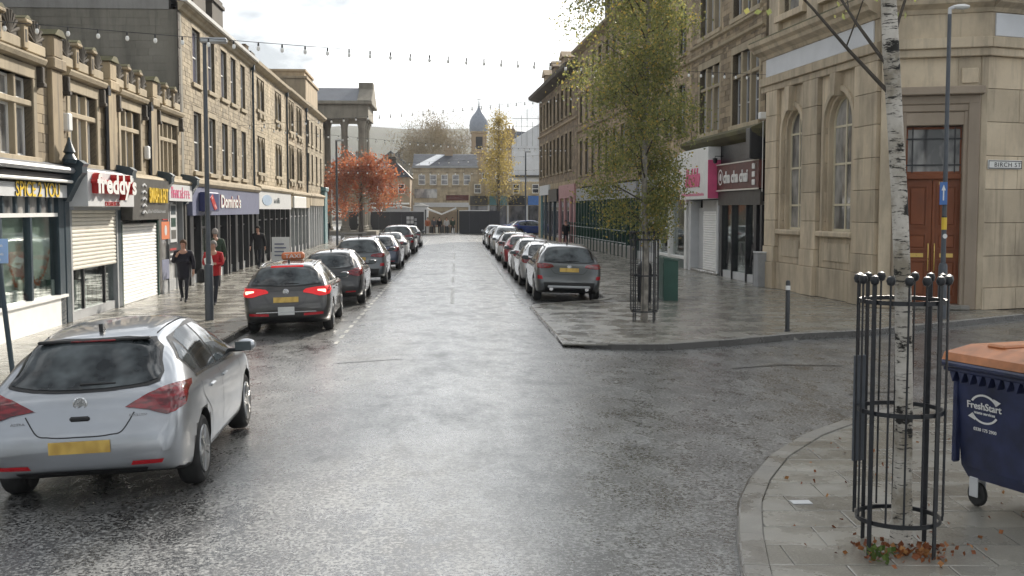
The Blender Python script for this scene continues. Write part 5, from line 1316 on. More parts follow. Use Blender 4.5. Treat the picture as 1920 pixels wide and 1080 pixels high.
        out['mirror_at', s] = h
    # tailgate shut line
    tg = MB(); zl = t['light'][0][1]
    xl, zl2 = t['light'][0][0], t['plate'][2] - .06 if t['plate'][2] > .62 else t['plate'][3] + .04
    for s in (-1, 1):
        pts = catmull([(s * (xl + .08), t['light'][-1][1] - .01), (s * (xl - .02), zl2 + .03), (s * (xl - .12), zl2 + .005), (s * .15, zl2 - .005), (0, zl2 - .005)], 6)
        for (a1, b1), (a2, b2) in zip(pts, pts[1:]):
            dx, dz = a2 - a1, b2 - b1; l = math.hypot(dx, dz) or 1; nx, nz = -dz / l * .0055, dx / l * .0055; q = []
            for xx, zz_ in ((a1 + nx, b1 + nz), (a2 + nx, b2 + nz), (a2 - nx, b2 - nz), (a1 - nx, b1 - nz)):
                h, nn, _, _ = bvh.ray_cast(Vector((xx, -2, zz_)), Vector((0, 1, 0)))
                if h is None: break
                q.append(h - Vector((0, 1, 0)) * .0025)
            if len(q) == 4: tg.add(q, [(0, 1, 2, 3)])
    out['tailgate_gap'] = tg.mesh('tailgate_gap', 'ctrim')
    a, b, c, d = t['plate']; out['number_plate'] = nm(proj([(a, c), (b, c), (b, d), (a, d)], 'y', 1, .012, 1), 'plate')
    out['diffuser'] = nm(proj(t['under'], 'y', 1, .006, 1), 'ctrim')
    # front
    fr = [(x * 1.02, z) for x, z in [(-.66, t['side'][-1][1][1] + .06), (.66, t['side'][-1][1][1] + .06), (.53, max(p[1] for p in t['side'][-1]) + .005), (-.53, max(p[1] for p in t['side'][-1]) + .005)]]
    out['windscreen'] = nm(proj(fr, 'y', -1, .004, 1), 'cglass')
    zf = interp(t['top'], L - .1)
    for s in (-1, 1): out['headlight', s] = nm(proj([(s * .42, zf - .05), (s * .70, zf + .02), (s * .78, zf + .10), (s * .60, zf + .06)], 'y', -1, .01, 1), 'lampclear')
    out['grille'] = nm(proj([(-.40, zf - .22), (.40, zf - .22), (.38, zf - .05), (-.38, zf - .05)], 'y', -1, .008, 1), 'ctrim')
    h, nn, _, _ = bvh.ray_cast(Vector((0, -2, (t['rear'][0][1] if T != 'saloon' else .98) - (.16 if T != 'saloon' else .1))), Vector((0, 1, 0))); out['badge_at'] = h
    out['bvh'] = bvh
    return out
def wheel_meshes(r):
    ty = MB(); w_ = .215; ty.lathe([(r - .125, -w_/2 + .02), (r - .05, -w_/2 - .003), (r - .018, -w_/2 + .012), (r, -w_/2 + .045), (r, w_/2 - .045), (r - .018, w_/2 - .012), (r - .05, w_/2 + .003), (r - .125, w_/2 - .02)], 28, axis='x')
    a = ty.mesh('wheel', 'tyre', True)
    rm = MB(); ri = r - .115
    rm.lathe([(ri + .012, .10), (ri + .008, .112), (ri - .02, .10), (ri - .03, .02), (ri - .03, .0), (.05, .0)], 28, axis='x')
    for i in range(5):
        for da in (-.13, .13):
            an = 2 * math.pi * i / 5 + da; an2 = 2 * math.pi * i / 5 + da * .3
            p0 = Vector((.085, math.cos(an2) * .05, math.sin(an2) * .05)); p1 = Vector((.095, math.cos(an) * (ri - .005), math.sin(an) * (ri - .005)))
            rm.tube([p0, p0.lerp(p1, .5) + Vector((.012, 0, 0)), p1], [.026, .02, .022], 6)
    rm.lathe([(.07, .05), (.065, .1), (.03, .112), (.01, .114)], 14, axis='x')
    b = rm.mesh('rim', 'alloy', True)
    d = MB(); d.lathe([(ri - .03, -.03), (ri - .03, .0)], 24, axis='x'); return a, b, d.mesh('brake', 'dark')
def car(name, label, T, paint, x, y, head=0., plate='plate', group='cars parked along the street', lit=False, roll=True, rails=False, extra=None, plain_wheel=False):
    t = TYPES[T]; g = shared(('cartype', T), lambda: make_type(T))
    o = thing(name, label, 'car', (x, y, 0), R(head), group)
    sg = 1 if x > -.3 else -1
    cx = x - math.sin(R(head)) * t['L'] * .5
    o.location = (x, y, road_z(cx) + .004); 
    o.rotation_euler = Matrix.Rotation(R(head), 3, 'Z').to_euler()
    if roll: o.rotation_euler = (Matrix.Rotation(sg * math.atan(.032), 3, 'Y') @ Matrix.Rotation(R(head), 3, 'Z')).to_euler()
    pm = M[paint]
    if 36 < y < 100: o.rotation_euler.z += R(random.uniform(-1.3, 1.3)); o.location.x += random.uniform(-.07, .07); o.location.y += random.uniform(-.3, .3)
    body = put('body', g['body'], o, mats=[pm, None])
    put('tailgate_gap', g['tailgate_gap'], body)
    put('rear_seal', g['rear_seal'], o); put('rear_window', g['rear_window'], o); put('windscreen', g['windscreen'], o); put('grille', g['grille'], o)
    for s in (-1, 1):
        put('window_surround', g['window_surround', s], o)
        for i in range(len(t['side'])): put('side_window', g['side_window', s, i], o)
        put('belt_strip', g['belt_strip', s], o)
        tl = put('tail_light', g['tail_light', s], o, mats=['lamplit' if lit else None]); put('lamp_return', g['tail_wrap', s], tl)
        put('reflector', g['reflector', s], o); put('headlight', g['headlight', s], o); put('door_gap', g['door_gap', s], body)
        for h in g['handles', s]:
            if h is not None:
                MBh = shared(('handle', s), lambda: MB().cbox(-.005 if s < 0 else -.03, .03 if s < 0 else .005, -.10, .10, -.014, .014, .01).mesh('door_handle', 'chrome'))
                put('door_handle', MBh, o, (h.x + s * .018, h.y, h.z), mats=[pm])
        h = g['mirror_at', s]
        def mm():
            q = MB(); q.lathe([(.03, -.09), (.075, -.06), (.10, 0), (.095, .05), (.06, .085)], 14, axis='y'); 
            for i, v in enumerate(q.v): q.v[i] = (v[0] * 1.15, v[1], v[2] * .72)
            return q.mesh('door_mirror', 'ctrim', True)
        mr = put('door_mirror', shared('mirror', mm), o, (h.x + s * .20, h.y + .02, h.z + .04), (0, 0, s * -.15), mats=[pm])
        put('mirror_arm', shared(('marm', s), lambda: MB().cbox(min(0, -s * .2), max(0, -s * .2), -.03, .03, -.07, -.03, .01).mesh('mirror_arm', 'ctrim')), mr)
        put('mirror_glass', shared('mglass', lambda: MB().cbox(-.09, .09, -.098, -.085, -.05, .05, .012).mesh('mirror_glass', 'cglass')), mr)
    put('number_plate', g['number_plate'], o, mats=[plate]); put('diffuser', g['diffuser'], o)
    a, b, c = shared(('wheel', t['wr']), lambda: wheel_meshes(t['wr']))
    for ya in (t['ra'], t['fa']):
        for s in (-1, 1):
            wx = interp(t['wid'], ya) - .12
            w_ = put('wheel', a, o, (s * wx, ya, t['wr']), (rnd() * 6, 0, 0 if s > 0 else math.pi)); put('rim', b, w_); put('brake', c, w_)
    def tube_on(pts, r, nm_, mat):
        q = []
        for (px, py) in pts:
            h, nn, _, _ = g['bvh'].ray_cast(Vector((px, py, 3)), Vector((0, 0, -1)))
            if h is None: return
            q.append(h + Vector((0, 0, r * 1.6 if nm_ == 'roof_rail' else r)))
        MB().tube(q, r, 6).build(nm_, mat, o, True)
    if rails:
        for s in (-1, 1): tube_on([(s * .56, yy) for yy in (.75, 1.2, 1.8, 2.3)], .02, 'roof_rail', 'chrome')
    for s in (-1, 1): tube_on([(s * .50, yy) for yy in (.95, 1.4, 1.9, 2.3)], .006, 'roof_seam', 'ctrim')
    h, nn, _, _ = g['bvh'].ray_cast(Vector((0, .95 if T != 'saloon' else 1.6, 3)), Vector((0, 0, -1)))
    MB().prism([(-.06, 0), (.05, 0), (.0, .035), (-.05, .075), (-.06, .07)], -.018, .018, 'x').build('aerial', 'ctrim', o, loc=(0, h.y, h.z - .004))
    zc = min(p[1] for p in t['rear']) + .035; q = []
    for xx in (-.02, .12, .28):
        h, nn, _, _ = g['bvh'].ray_cast(Vector((xx, -2, zc + .01)), Vector((0, 1, 0))); q.append(h + Vector((0, -.02, 0)))
    MB().tube(q, [.018, .013, .008], 6).build('wiper', 'ctrim', o, True)
    h = g['badge_at']
    if h is not None: MB().lathe([(.058, 0), (.062, -.008), (.05, -.014), (.045, -.008), (.02, -.008)], 20, (h.x, h.y, h.z), 'y').build('badge', 'chrome', o, True)
    return o, g
P_ = lambda n, c, m=.55, r=.32: M.__setitem__(n, car_paint(n, c, m, r))
P_('silver_paint', (.39, .41, .44), .75, .30); P_('brown_black_paint', (.030, .028, .027), .4); P_('black_paint_car', (.014, .015, .018), .3)
P_('slate_grey_paint', (.10, .115, .125), .6); P_('blue_grey_paint', (.055, .075, .12), .5); P_('white_car_paint', (.66, .66, .66), 0., .35)
P_('dark_grey_paint', (.085, .088, .092), .5); P_('red_car_paint', (.36, .02, .03), .2); P_('pale_silver_paint', (.50, .51, .52), .6); P_('blue_car_paint', (.012, .045, .22), .3)
P_('graphite_paint', (.12, .13, .135), .7, .34)
# silver hatchback in front
o, g = car('hatchback', 'silver five door hatchback with oval rear window, closest car on the left', 'hatch', 'silver_paint', -3.22, 9.70, 2.0, group='cars along the left kerb')
o.rotation_euler = (Matrix.Rotation(-.043, 3, 'Y') @ Matrix.Rotation(R(2), 3, 'Z')).to_euler()
h, _, _, _ = g['bvh'].ray_cast(Vector((0, -2, .79)), Vector((0, 1, 0)))
MB().cbox(-.085, .085, -.02, .01, -.022, .022, .015).build('tailgate_handle', 'ctrim', o, loc=(h.x, h.y - .002, h.z))
q = MB().prism([(-.02, -.035), (.035, .0), (.005, .005), (.02, .035), (-.035, .0), (-.005, -.005)], -.018, -.012).build('emblem', 'alloy', o, loc=tuple(g['badge_at']))
h, _, _, _ = g['bvh'].ray_cast(Vector((.5, -2, .80)), Vector((0, 1, 0)))
text('EXCLUSIV', .15, .02, 'chrome', o, 'model_lettering', .42, h.y - .006, .79, .002)
h, _, _, _ = g['bvh'].ray_cast(Vector((-.5, -2, .76)), Vector((0, 1, 0)))
text('ASTRA', .12, .022, 'chrome', o, 'model_lettering', -.58, h.y - .006, .76, .002)
MB().cbox(-.50, .50, -.03, .04, -.014, .014, .01).build('spoiler_lip', 'ctrim', o, loc=(0, .66, 1.405))
MB().cbox(-.2, .2, -.012, .012, -.009, .009, .006).build('high_brake_light', 'lampred', o, loc=(0, .625, 1.405))
# taxi pulling in, brake lights on
o, g = car('taxi_estate', 'dark brown estate taxi with lit brake lights and red roof sign', 'estate', 'brown_black_paint', -3.52, 23.45, 2.0, group='cars along the left kerb', lit=True, rails=True)
MB().cbox(-.34, .34, -.02, .03, -.02, .025, .01).build('high_brake_light', 'lamplit', o, loc=(0, .535, 1.405))
for s in (-1, 1):
    h, _, _, _ = g['bvh'].ray_cast(Vector((s * .74, -2, .90)), Vector((0, 1, 0)))
    MB().cbox(-.09, .09, -.014, .01, -.035, .035, .012).build('brake_bulb', 'lampcore', o, loc=(h.x, h.y - .004, h.z))
q = MB().cbox(-.25, .25, -.09, .09, 0, .17, .04).build('roof_sign', M.setdefault('signred', plain('taxi_sign_red', (.66, .20, .08), .35)), o, loc=(0, 1.75, 1.50))
text('TAXI', .34, .09, 'white', q, 'lettering', -.17, -.093, .04, .002)
MB().cbox(-.17, .17, -.012, .0, 0, .17, .01).build('licence_plate', 'platew', o, loc=(0, -.005, .42))
MB().box(-.62, .62, -.02, .0, 0, .018).build('chrome_strip', 'chrome', o, loc=(0, .0, .475))
# rest of the left row
car('parked_car', 'glossy black hatchback parked ahead of the taxi', 'hatch', 'black_paint_car', -3.38, 30.2, 1.0, group='cars along the left kerb')
car('parked_car', 'slate grey estate parked between the black hatchback and blue car', 'suv', 'slate_grey_paint', -3.38, 38.6, .5, group='cars along the left kerb', rails=True)
car('parked_car', 'blue grey hatchback parked past the grey estate on the left', 'hatch', 'blue_grey_paint', -3.36, 48.2, 0, group='cars along the left kerb')
car('parked_car', 'white saloon parked in front of the big grey people carrier', 'saloon', 'white_car_paint', -3.36, 57.5, 0, group='cars along the left kerb')
car('people_carrier', 'tall grey people carrier near the far end of the left row', 'suv', 'dark_grey_paint', -3.5, 65.5, 0, group='cars along the left kerb')[0].scale = (1.1, 1.0, 1.04)
car('parked_car', 'pale silver car last in the left row by the hoarding', 'hatch', 'pale_silver_paint', -3.3, 78.0, 0, group='cars along the left kerb')
# right row
o, g = car('parked_suv', 'grey metallic sport utility car at the near end of the right row', 'suv', 'graphite_paint', 3.14, 31.15, 0.6, group='cars along the right kerb')
h, _, _, _ = g['bvh'].ray_cast(Vector((0, -2, .45)), Vector((0, 1, 0)))
MB().cbox(-.60, .60, -.03, .02, -.04, .03, .02).build('skid_plate', 'steel', o, loc=(0, h.y - .01, .46))
for s in (-1, 1): MB().lathe([(.055, -.05), (.055, .02), (.045, .02), (.045, -.04)], 12, (s * .50, h.y + .02, .40), 'y').build('exhaust', 'chrome', o, True)
car('parked_car', 'silver hatchback parked directly ahead of the grey sport utility car', 'hatch', 'pale_silver_paint', 3.08, 37.4, 0, group='cars along the right kerb')
car('parked_car', 'white hatchback parked between the silver hatchback and the red car', 'hatch', 'white_car_paint', 3.05, 43.2, 0, group='cars along the right kerb')
car('parked_car', 'red hatchback in the middle of the right row', 'hatch', 'red_car_paint', 3.0, 49.2, 0, group='cars along the right kerb')
car('parked_car', 'white estate with roof rails just past the red hatchback', 'estate', 'white_car_paint', 3.0, 56.0, 0, group='cars along the right kerb', rails=True)
car('parked_suv', 'pale silver sport utility car past the white estate facing the camera', 'suv', 'pale_silver_paint', 3.0, 69.5, 180, group='cars along the right kerb')
car('parked_car', 'dark brown saloon near the far end of the right row', 'saloon', 'brown_black_paint', 3.0, 73.5, 0, group='cars along the right kerb')
car('parked_car', 'silver hatchback last in the right row facing the camera', 'hatch', 'silver_paint', 2.95, 86.5, 180, group='cars along the right kerb')
car('parked_car', 'bright blue hatchback parked crosswise by the far right corner', 'hatch', 'blue_car_paint', 5.3, 110, -80, group='cars by the market corner', roll=False)
car('parked_car', 'blue saloon behind the crosswise blue hatchback', 'saloon', 'blue_car_paint', 4.6, 114.5, -85, group='cars by the market corner', roll=False)
for o_ in bpy.data.objects:
    if o_.name.startswith('parked_car') and o_.location.y > 105: o_.location.z = PZ
# ---------------------------------------------------------------- street furniture
def guard(label, x, y, balls=True):
    t = thing('tree_guard', label, 'tree guard', (x, y, PZ + .002), 0, 'iron tree guards'); r = .315; n = 16
    rod = shared(('rod', balls), lambda: MB().tube([(0, 0, .26 if balls else .2), (0, 0, 1.98)], .0075, 6).mesh('rod', 'iron', True))
    ball = shared('guardball', lambda: MB().lathe([(.007, -.038), (.025, -.027), (.034, 0), (.025, .027), (.007, .036)], 12).mesh('ball', 'iron', True))
    leg = shared('guardleg', lambda: MB().cbox(-.018, .018, -.006, .006, 0, 1.97, .002).mesh('leg', 'iron'))
    ring = shared('guardring', lambda: MB().lathe([(r - .024, -.015), (r - .011, -.016), (r - .011, .016), (r - .024, .015), (r - .024, -.015)], 40, cap=False).mesh('ring', 'iron', True))
    for k in range(n):
        a = 2 * math.pi * (k + .35) / n; p = (r * math.cos(a), r * math.sin(a), 0)
        o = put('leg', leg, t, p, (0, 0, a + math.pi / 2)) if k % 4 == 1 else put('rod', rod, t, p)
        put('ball', ball, o, (0, 0, 2.0))
    for z in (.24, 1.04, 1.84): put('ring', ring, t, (0, 0, z))
    return t
g1 = guard('tall black iron guard around the near birch trunk, ball topped', TREE1[0], TREE1[1])
MB().cbox(-.05, .05, -.012, .012, .62, 1.42, .006).build('sign_panel', 'postgrey', g1, loc=(-.24, .19, 0), rot=(0, 0, .3))
MB().cbox(-.04, .04, -.04, .04, 0, .34, .006).build('stake', 'postgrey', g1, loc=(.08, .12, 0))
guard('smaller looking black iron guard around the leafy birch on the built out corner', 4.22, 24.9)
def lamp(label, x, y, h, head, base=True, r=.058):
    t = thing('lamp_post', label, 'lamp post', (x, y, PZ + .002), 0, 'street lamps')
    if base: MB().lathe([(.10, 0), (.10, 1.2), (.085, 1.26), (r, 1.28)], 14).build('base', 'postgrey', t, True)
    MB().tube([(0, 0, 1.2 if base else 0), (0, 0, h)], [r, r * .75], 12).build('pole', 'postgrey', t, True)
    if head == 'flat': MB().cbox(-.09, .50, -.11, .11, h - .02, h + .10, .03).build('lamp_head', 'steel', t); 
    else:
        o = MB().tube([(0, 0, h), (0, 0, h + .12), (.12, 0, h + .17)], .045, 8).build('bracket', 'palegrey', t, True)
        q = MB(); q.lathe([(.05, -.12), (.10, .0), (.11, .12), (.06, .24)], 12, axis='x')
        for i, v in enumerate(q.v): q.v[i] = (v[0] + .2, v[1], v[2] * .6 + h + .17)
        q.build('lamp_head', 'white', t, True)
    return t
lamp('grey lamp post with flat head on the left pavement beside the red jacket', -5.62, 25.75, 6.25, 'flat')
lamp('thin lamp post far down the left pavement before the red tree', -8.3, 79.0, 7.3, 'flat', False, .09)
lamp('thin lamp post at the far right corner before the white sheeting', 6.9, 111, 8.2, 'flat', False, .09)
t = lamp('tall grey lamp post in front of the brown double doors', 11.25, 25.35, 6.95, 'round')
s_ = MB().cbox(-.16, .02, -.085, -.075, 2.62, 3.14, .006).build('arrow_sign', 'blue', t)
MB().prism([(-.085, 2.72), (-.055, 2.72), (-.055, 2.95), (-.02, 2.95), (-.07, 3.08), (-.12, 2.95), (-.085, 2.95)], -.089, -.084).build('arrow', 'white', s_)
MB().lathe([(.060, 2.05), (.060, 2.33)], 12).build('notice_band', 'yellow', t, True)
MB().lathe([(.059, 2.33), (.059, 2.36)], 12).build('notice_band', 'black', t, True)
q = MB(); disc(q, 0, 1.9, .055, -.062, 14); q.build('round_sticker', 'white', t)
# signpost leaning at the left edge
t = thing('parking_sign_post', 'leaning dark post with pale blue parking sign at the left edge', 'sign', (-6.55, 16.8, PZ + .002), 0)
MB().tube([(0, 0, 0), (-.19, 0, 2.02)], .038, 10).build('post', 'navy', t, True)
s_ = MB().cbox(-.40, .0, -.06, -.045, 1.72, 2.08, .01).build('plate', M.setdefault('palebluesign', plain('pale_blue_sign', (.30, .45, .72), .4)), t)
text('P', .07, .09, 'white', s_, 'letter', -.36, -.062, 1.95, .002); glyphs(s_, -.25, -.06, 1.96, .18, .05, 'white', 5, 6, th=.003); glyphs(s_, -.36, -.06, 1.84, .30, .045, 'white', 8, 7, th=.003); glyphs(s_, -.36, -.06, 1.76, .26, .045, 'white', 7, 8, th=.003)
# bollard
t = thing('bollard', 'slim dark metal bollard with pale band on the built out corner', 'bollard', (6.82, 22.68, PZ + .002), 0)
MB().lathe([(.062, 0), (.062, .03), (.048, .04), (.048, 1.02), (.04, 1.05), (.01, 1.06)], 14).build('post', M.setdefault('bollardgrey', plain('bollard_grey', (.05, .052, .055), .35, metal=.4)), t, True)
MB().lathe([(.0495, .86), (.0495, .95)], 14).build('band', 'white', t, True)
# green telecom cabinet and a litter bin
t = thing('telecom_cabinet', 'dark green telecom cabinet with sloping top behind the leafy birch', 'cabinet', (5.72, 30.6, PZ + .002), R(-4))
MB().prism([(0, 0), (.40, 0), (.40, 1.10), (0, 1.16)], 0, 1.15).build('body', M.setdefault('cabgreen', plain('cabinet_green', (.02, .075, .055), .5)), t)
MB().prism([(-.03, 1.165), (.43, 1.105), (.43, 1.14), (-.03, 1.21)], -.03, 1.18).build('top', M.setdefault('cabtop', plain('cabinet_top', (.06, .11, .09), .4)), t)
MB().box(-.012, .0, .08, .56, .1, 1.05).build('door', 'cabgreen', t); MB().box(-.012, .0, .60, 1.08, .1, 1.05).build('door', 'cabgreen', t)
t = thing('litter_bin', 'black pedestal litter bin with red badge beside the green cabinet', 'bin', (5.12, 30.2, PZ + .002), 0)
MB().lathe([(.17, 0), (.19, .05), (.2, .8), (.21, .86), (.19, 1.0), (.1, 1.12), (.02, 1.15)], 16).build('body', 'iron', t, True)
MB().cbox(-.09, .09, -.205, -.19, .93, 1.06, .01).build('badge', 'red', t)
t = thing('sandwich_board', 'white sandwich board sign on the left pavement by the shops', 'sign', (-8.45, 54.6, PZ + .002), R(8))
for s in (-1, 1): MB().prism([(s * .28, 0), (s * .28 + .02, 0), (.02, 1.15), (0, 1.15)], -.42, .42, 'x').build('board', 'white', t) if False else None
a = MB().prism([(-.30, .0), (-.27, .0), (-.02, 1.2), (-.05, 1.2)], -.42, .42, 'x').build('front_board', 'white', t)
MB().prism([(.30, .0), (.27, .0), (-.01, 1.2), (.02, 1.2)], -.42, .42, 'x').build('rear_board', 'palegrey', t)
for k in range(4): MB().prism([(-.285 + .04 * k * 1.05, .30 + k * .18), (-.28 + .04 * k * 1.05, .30 + k * .18), (-.272 + .04 * k * 1.05, .36 + k * .18), (-.277 + .04 * k * 1.05, .36 + k * .18)], -.3, .25 - .1 * (k % 2), 'x').build('printed_line', 'fasc_blue', a)
t = thing('bench', 'stone block bench under the red tree at the end of the left pavement', 'bench', (-10.4, 101, PZ + .002), R(5))
MB().cbox(0, 2.4, 0, .55, .36, .48, .02).build('seat', 'renderl', t)
for x in (.1, 2.0): MB().cbox(x, x + .3, .05, .5, 0, .36, .02).build('leg', 'renderl', t)
# blue commercial bin with orange lid
BD = math.atan2(-.95, .30)
t = thing('wheeled_bin', 'large blue commercial wheeled bin with orange lid and recycling print', 'bin', (4.22, 9.24, PZ + .002), BD)
M['binblue'] = plain('bin_blue_plastic', (.020, .028, .078), .45, .45, 5, bump=.05); M['binlid'] = plain('bin_orange_plastic', (.46, .185, .08), .5, .35, 5)
L_, D_ = 1.26, 1.0
def rect(x0, x1, y0, y1, z): return [(x0, y0, z), (x1, y0, z), (x1, y1, z), (x0, y1, z)]
q = MB(); q.add(rect(.09, L_ - .09, .10, D_ - .1, .24) + rect(.05, L_ - .05, .06, D_ - .05, .34) + rect(.0, L_, .0, D_, 1.18), [(3, 2, 1, 0)] + [(i + k, (i + 1) % 4 + k, (i + 1) % 4 + k + 4, i + k + 4) for k in (0, 4) for i in range(4)])
q.build('body', 'binblue', t)
MB().cbox(-.10, L_ + .1, -.10, D_ + .08, 1.18, 1.23, .015).cbox(-.06, L_ + .06, -.07, D_ + .05, 1.14, 1.185, .012).build('rim', 'binblue', t)
for i in range(12): x = .06 + i * .1; MB().prism([(x - .035, 1.145), (x + .035, 1.145), (x, 1.06)], -.07, .0).build('rib', 'binblue', t)
MB().cbox(.0, .045, -.015, .06, .36, 1.15, .015).build('corner_rib', 'binblue', t); MB().cbox(.78, .82, -.012, .06, .34, 1.15, .012).build('side_rib', 'binblue', t)
q = MB()
for y0 in (0,):
    v = rect(-.06, L_ + .06, -.08, D_ + .06, 1.235) + rect(-.05, L_ + .05, -.06, D_ + .05, 1.30) + rect(.06, L_ - .06, .12, D_ - .12, 1.37)
    q.add(v, [(8, 9, 10, 11)] + [(i + k, (i + 1) % 4 + k, (i + 1) % 4 + k + 4, i + k + 4) for k in (0, 4) for i in range(4)])
q.build('lid', 'binlid', t)
for x in (.25, .75): MB().cbox(x, x + .2, .1, D_ - .12, 1.36, 1.395, .015).build('lid_rib', 'binlid', t)
for x, y in ((.16, .14), (L_ - .16, .14), (.16, D_ - .14), (L_ - .16, D_ - .14)):
    o = MB().lathe([(.03, -.028), (.085, -.028), (.1, -.015), (.1, .015), (.085, .028), (.03, .028)], 20, (x, y, .10), 'y').build('castor', 'tyre', t, True)
    MB().cbox(x - .05, x + .05, y - .05, y - .035, .08, .25, .008).cbox(x - .05, x + .05, y + .035, y + .05, .08, .25, .008).build('fork', 'palegrey', o)
# print: arrow ring, name and number, following the slightly raked face
def face_y(z): return .06 - .06 * (z - .34) / .78
pr = emp('print', t, (-.10, face_y(.86) - .005, .86)); pr.scale = (1.05, 1, .80); pr.rotation_euler = (-math.atan2(.06, .78) * -1., 0, 0)
for k in (0, 1):
    g_ = 1 if k == 0 else -1; q = MB(); disc(q, .42, .0, .155, .0, 14, .135, 25 + 180 * k, 150 + 180 * k, .003)
    q.prism([(.42 + g_ * .10, g_ * .13), (.42 + g_ * .175, g_ * .10), (.42 + g_ * .125, g_ * .055)], -.003, 0); q.build('arrow', 'white', pr)
text('FreshStart', .36, .075, 'white', pr, 'lettering', .24, -.001, -.01, .002, 0, .015)
text('waste services', .22, .03, 'white', pr, 'tagline', .31, -.001, -.06, .002, 0, .01)
text('0330 175 2900', .24, .035, 'white', pr, 'number', .30, -.001, -.24, .002, 0, .01)
# festoon lights across the street
def festoon(label, a, b, sag, spacing, r=.035):
    t = thing('festoon_lights', label, 'string lights', a, 0, 'strings of bulbs across the street')
    A, Bv = Vector(a), Vector(b); n = max(4, int((Bv - A).length / spacing))
    P = [(Bv - A) * (i / n) - Vector((0, 0, sag * 4 * (i / n) * (1 - i / n))) for i in range(n + 1)]
    MB().tube(P, .007, 5).build('cable', 'bulbcap', t, True)
    bm_ = shared(('bulb', r), lambda: MB().lathe([(r * .35, -.075), (r * .8, -.09), (r, -.13), (r * .75, -.165), (r * .2, -.18)], 10).mesh('bulb', 'bulb', True))
    cp = shared('bulbcap', lambda: MB().lathe([(.014, 0), (.02, -.03), (.02, -.078)], 8).mesh('holder', 'bulbcap', True))
    for p in P[1:-1]:
        o = put('bulb', bm_, t, p); put('holder', cp, o)
    return t
festoon('string of white bulbs crossing from the battlemented terrace to the tea shop building', (-8.75, 21.0, 6.05), (10.2, 36.45, 7.0), .10, .58, .04)
festoon('second string of bulbs rising from the sash windowed building to the right row', (-9.2, 47.6, 6.1), (8.95, 70, 9.8), .10, .8, .05)
festoon('third string of bulbs running nearly level over the parked cars', (-9.35, 51.8, 6.4), (8.45, 83, 7.1), .25, .85, .05)
festoon('fourth string of bulbs passing just over the red tree', (-9.95, 80, 5.9), (8.2, 89, 7.1), .25, .8, .055)
festoon('fifth string of bulbs, lowest and farthest along the street', (-10.0, 83, 5.55), (7.95, 96, 6.1), .25, .8, .055)
# ---------------------------------------------------------------- people
M['skin'] = plain('skin', (.48, .27, .19), .55, .1); M['denim'] = plain('dark_denim', (.016, .018, .026), .85); M['shoe'] = plain('shoe', (.015, .014, .014), .6)
def cloth(n, c): M[n] = (lambda x: x.bsdf(col=x.mix(x.noise(9, 4, vec=x.obj()), tuple(v * .7 for v in c), tuple(min(1, v * 1.25) for v in c)), rough=.85, normal=x.bump(x.noise(14, 4, vec=x.obj()), .6, .02)))(N(n))
for n, c in (('jacket_navy', (.012, .012, .022)), ('jacket_red', (.42, .014, .02)), ('jacket_green', (.035, .06, .038)), ('jacket_black', (.012, .012, .015)), ('jacket_grey', (.10, .10, .11)), ('jacket_orange', (.4, .12, .05)), ('hair_brown', (.10, .055, .03)), ('hair_dark', (.02, .015, .012)), ('hair_grey', (.28, .26, .24)), ('jacket_pale', (.5, .48, .46))): cloth(n, c)
def skinned(name, V, E, root=0, sub=2):
    me = bpy.data.meshes.new(name); me.from_pydata([v[:3] for v in V], E, [])
    o = bpy.data.objects.new('tmp', me); COL.objects.link(o); o.modifiers.new('s', 'SKIN'); 
    lay = me.skin_vertices[0] if me.skin_vertices else None
    if lay is None:
        bm = bmesh.new(); bm.from_mesh(me); bm.verts.layers.skin.verify(); bm.to_mesh(me); bm.free(); lay = me.skin_vertices[0]
    for i, v in enumerate(V):
        r = v[3]; lay.data[i].radius = r if isinstance(r, tuple) else (r, r); lay.data[i].use_root = (i == root)
    o.modifiers['s'].use_smooth_shade = True
    s = o.modifiers.new('u', 'SUBSURF'); s.levels = sub; s.render_levels = sub
    dg = bpy.context.evaluated_depsgraph_get(); r = bpy.data.meshes.new_from_object(o.evaluated_get(dg)); bpy.data.objects.remove(o); r.name = name; r.materials.clear(); return r
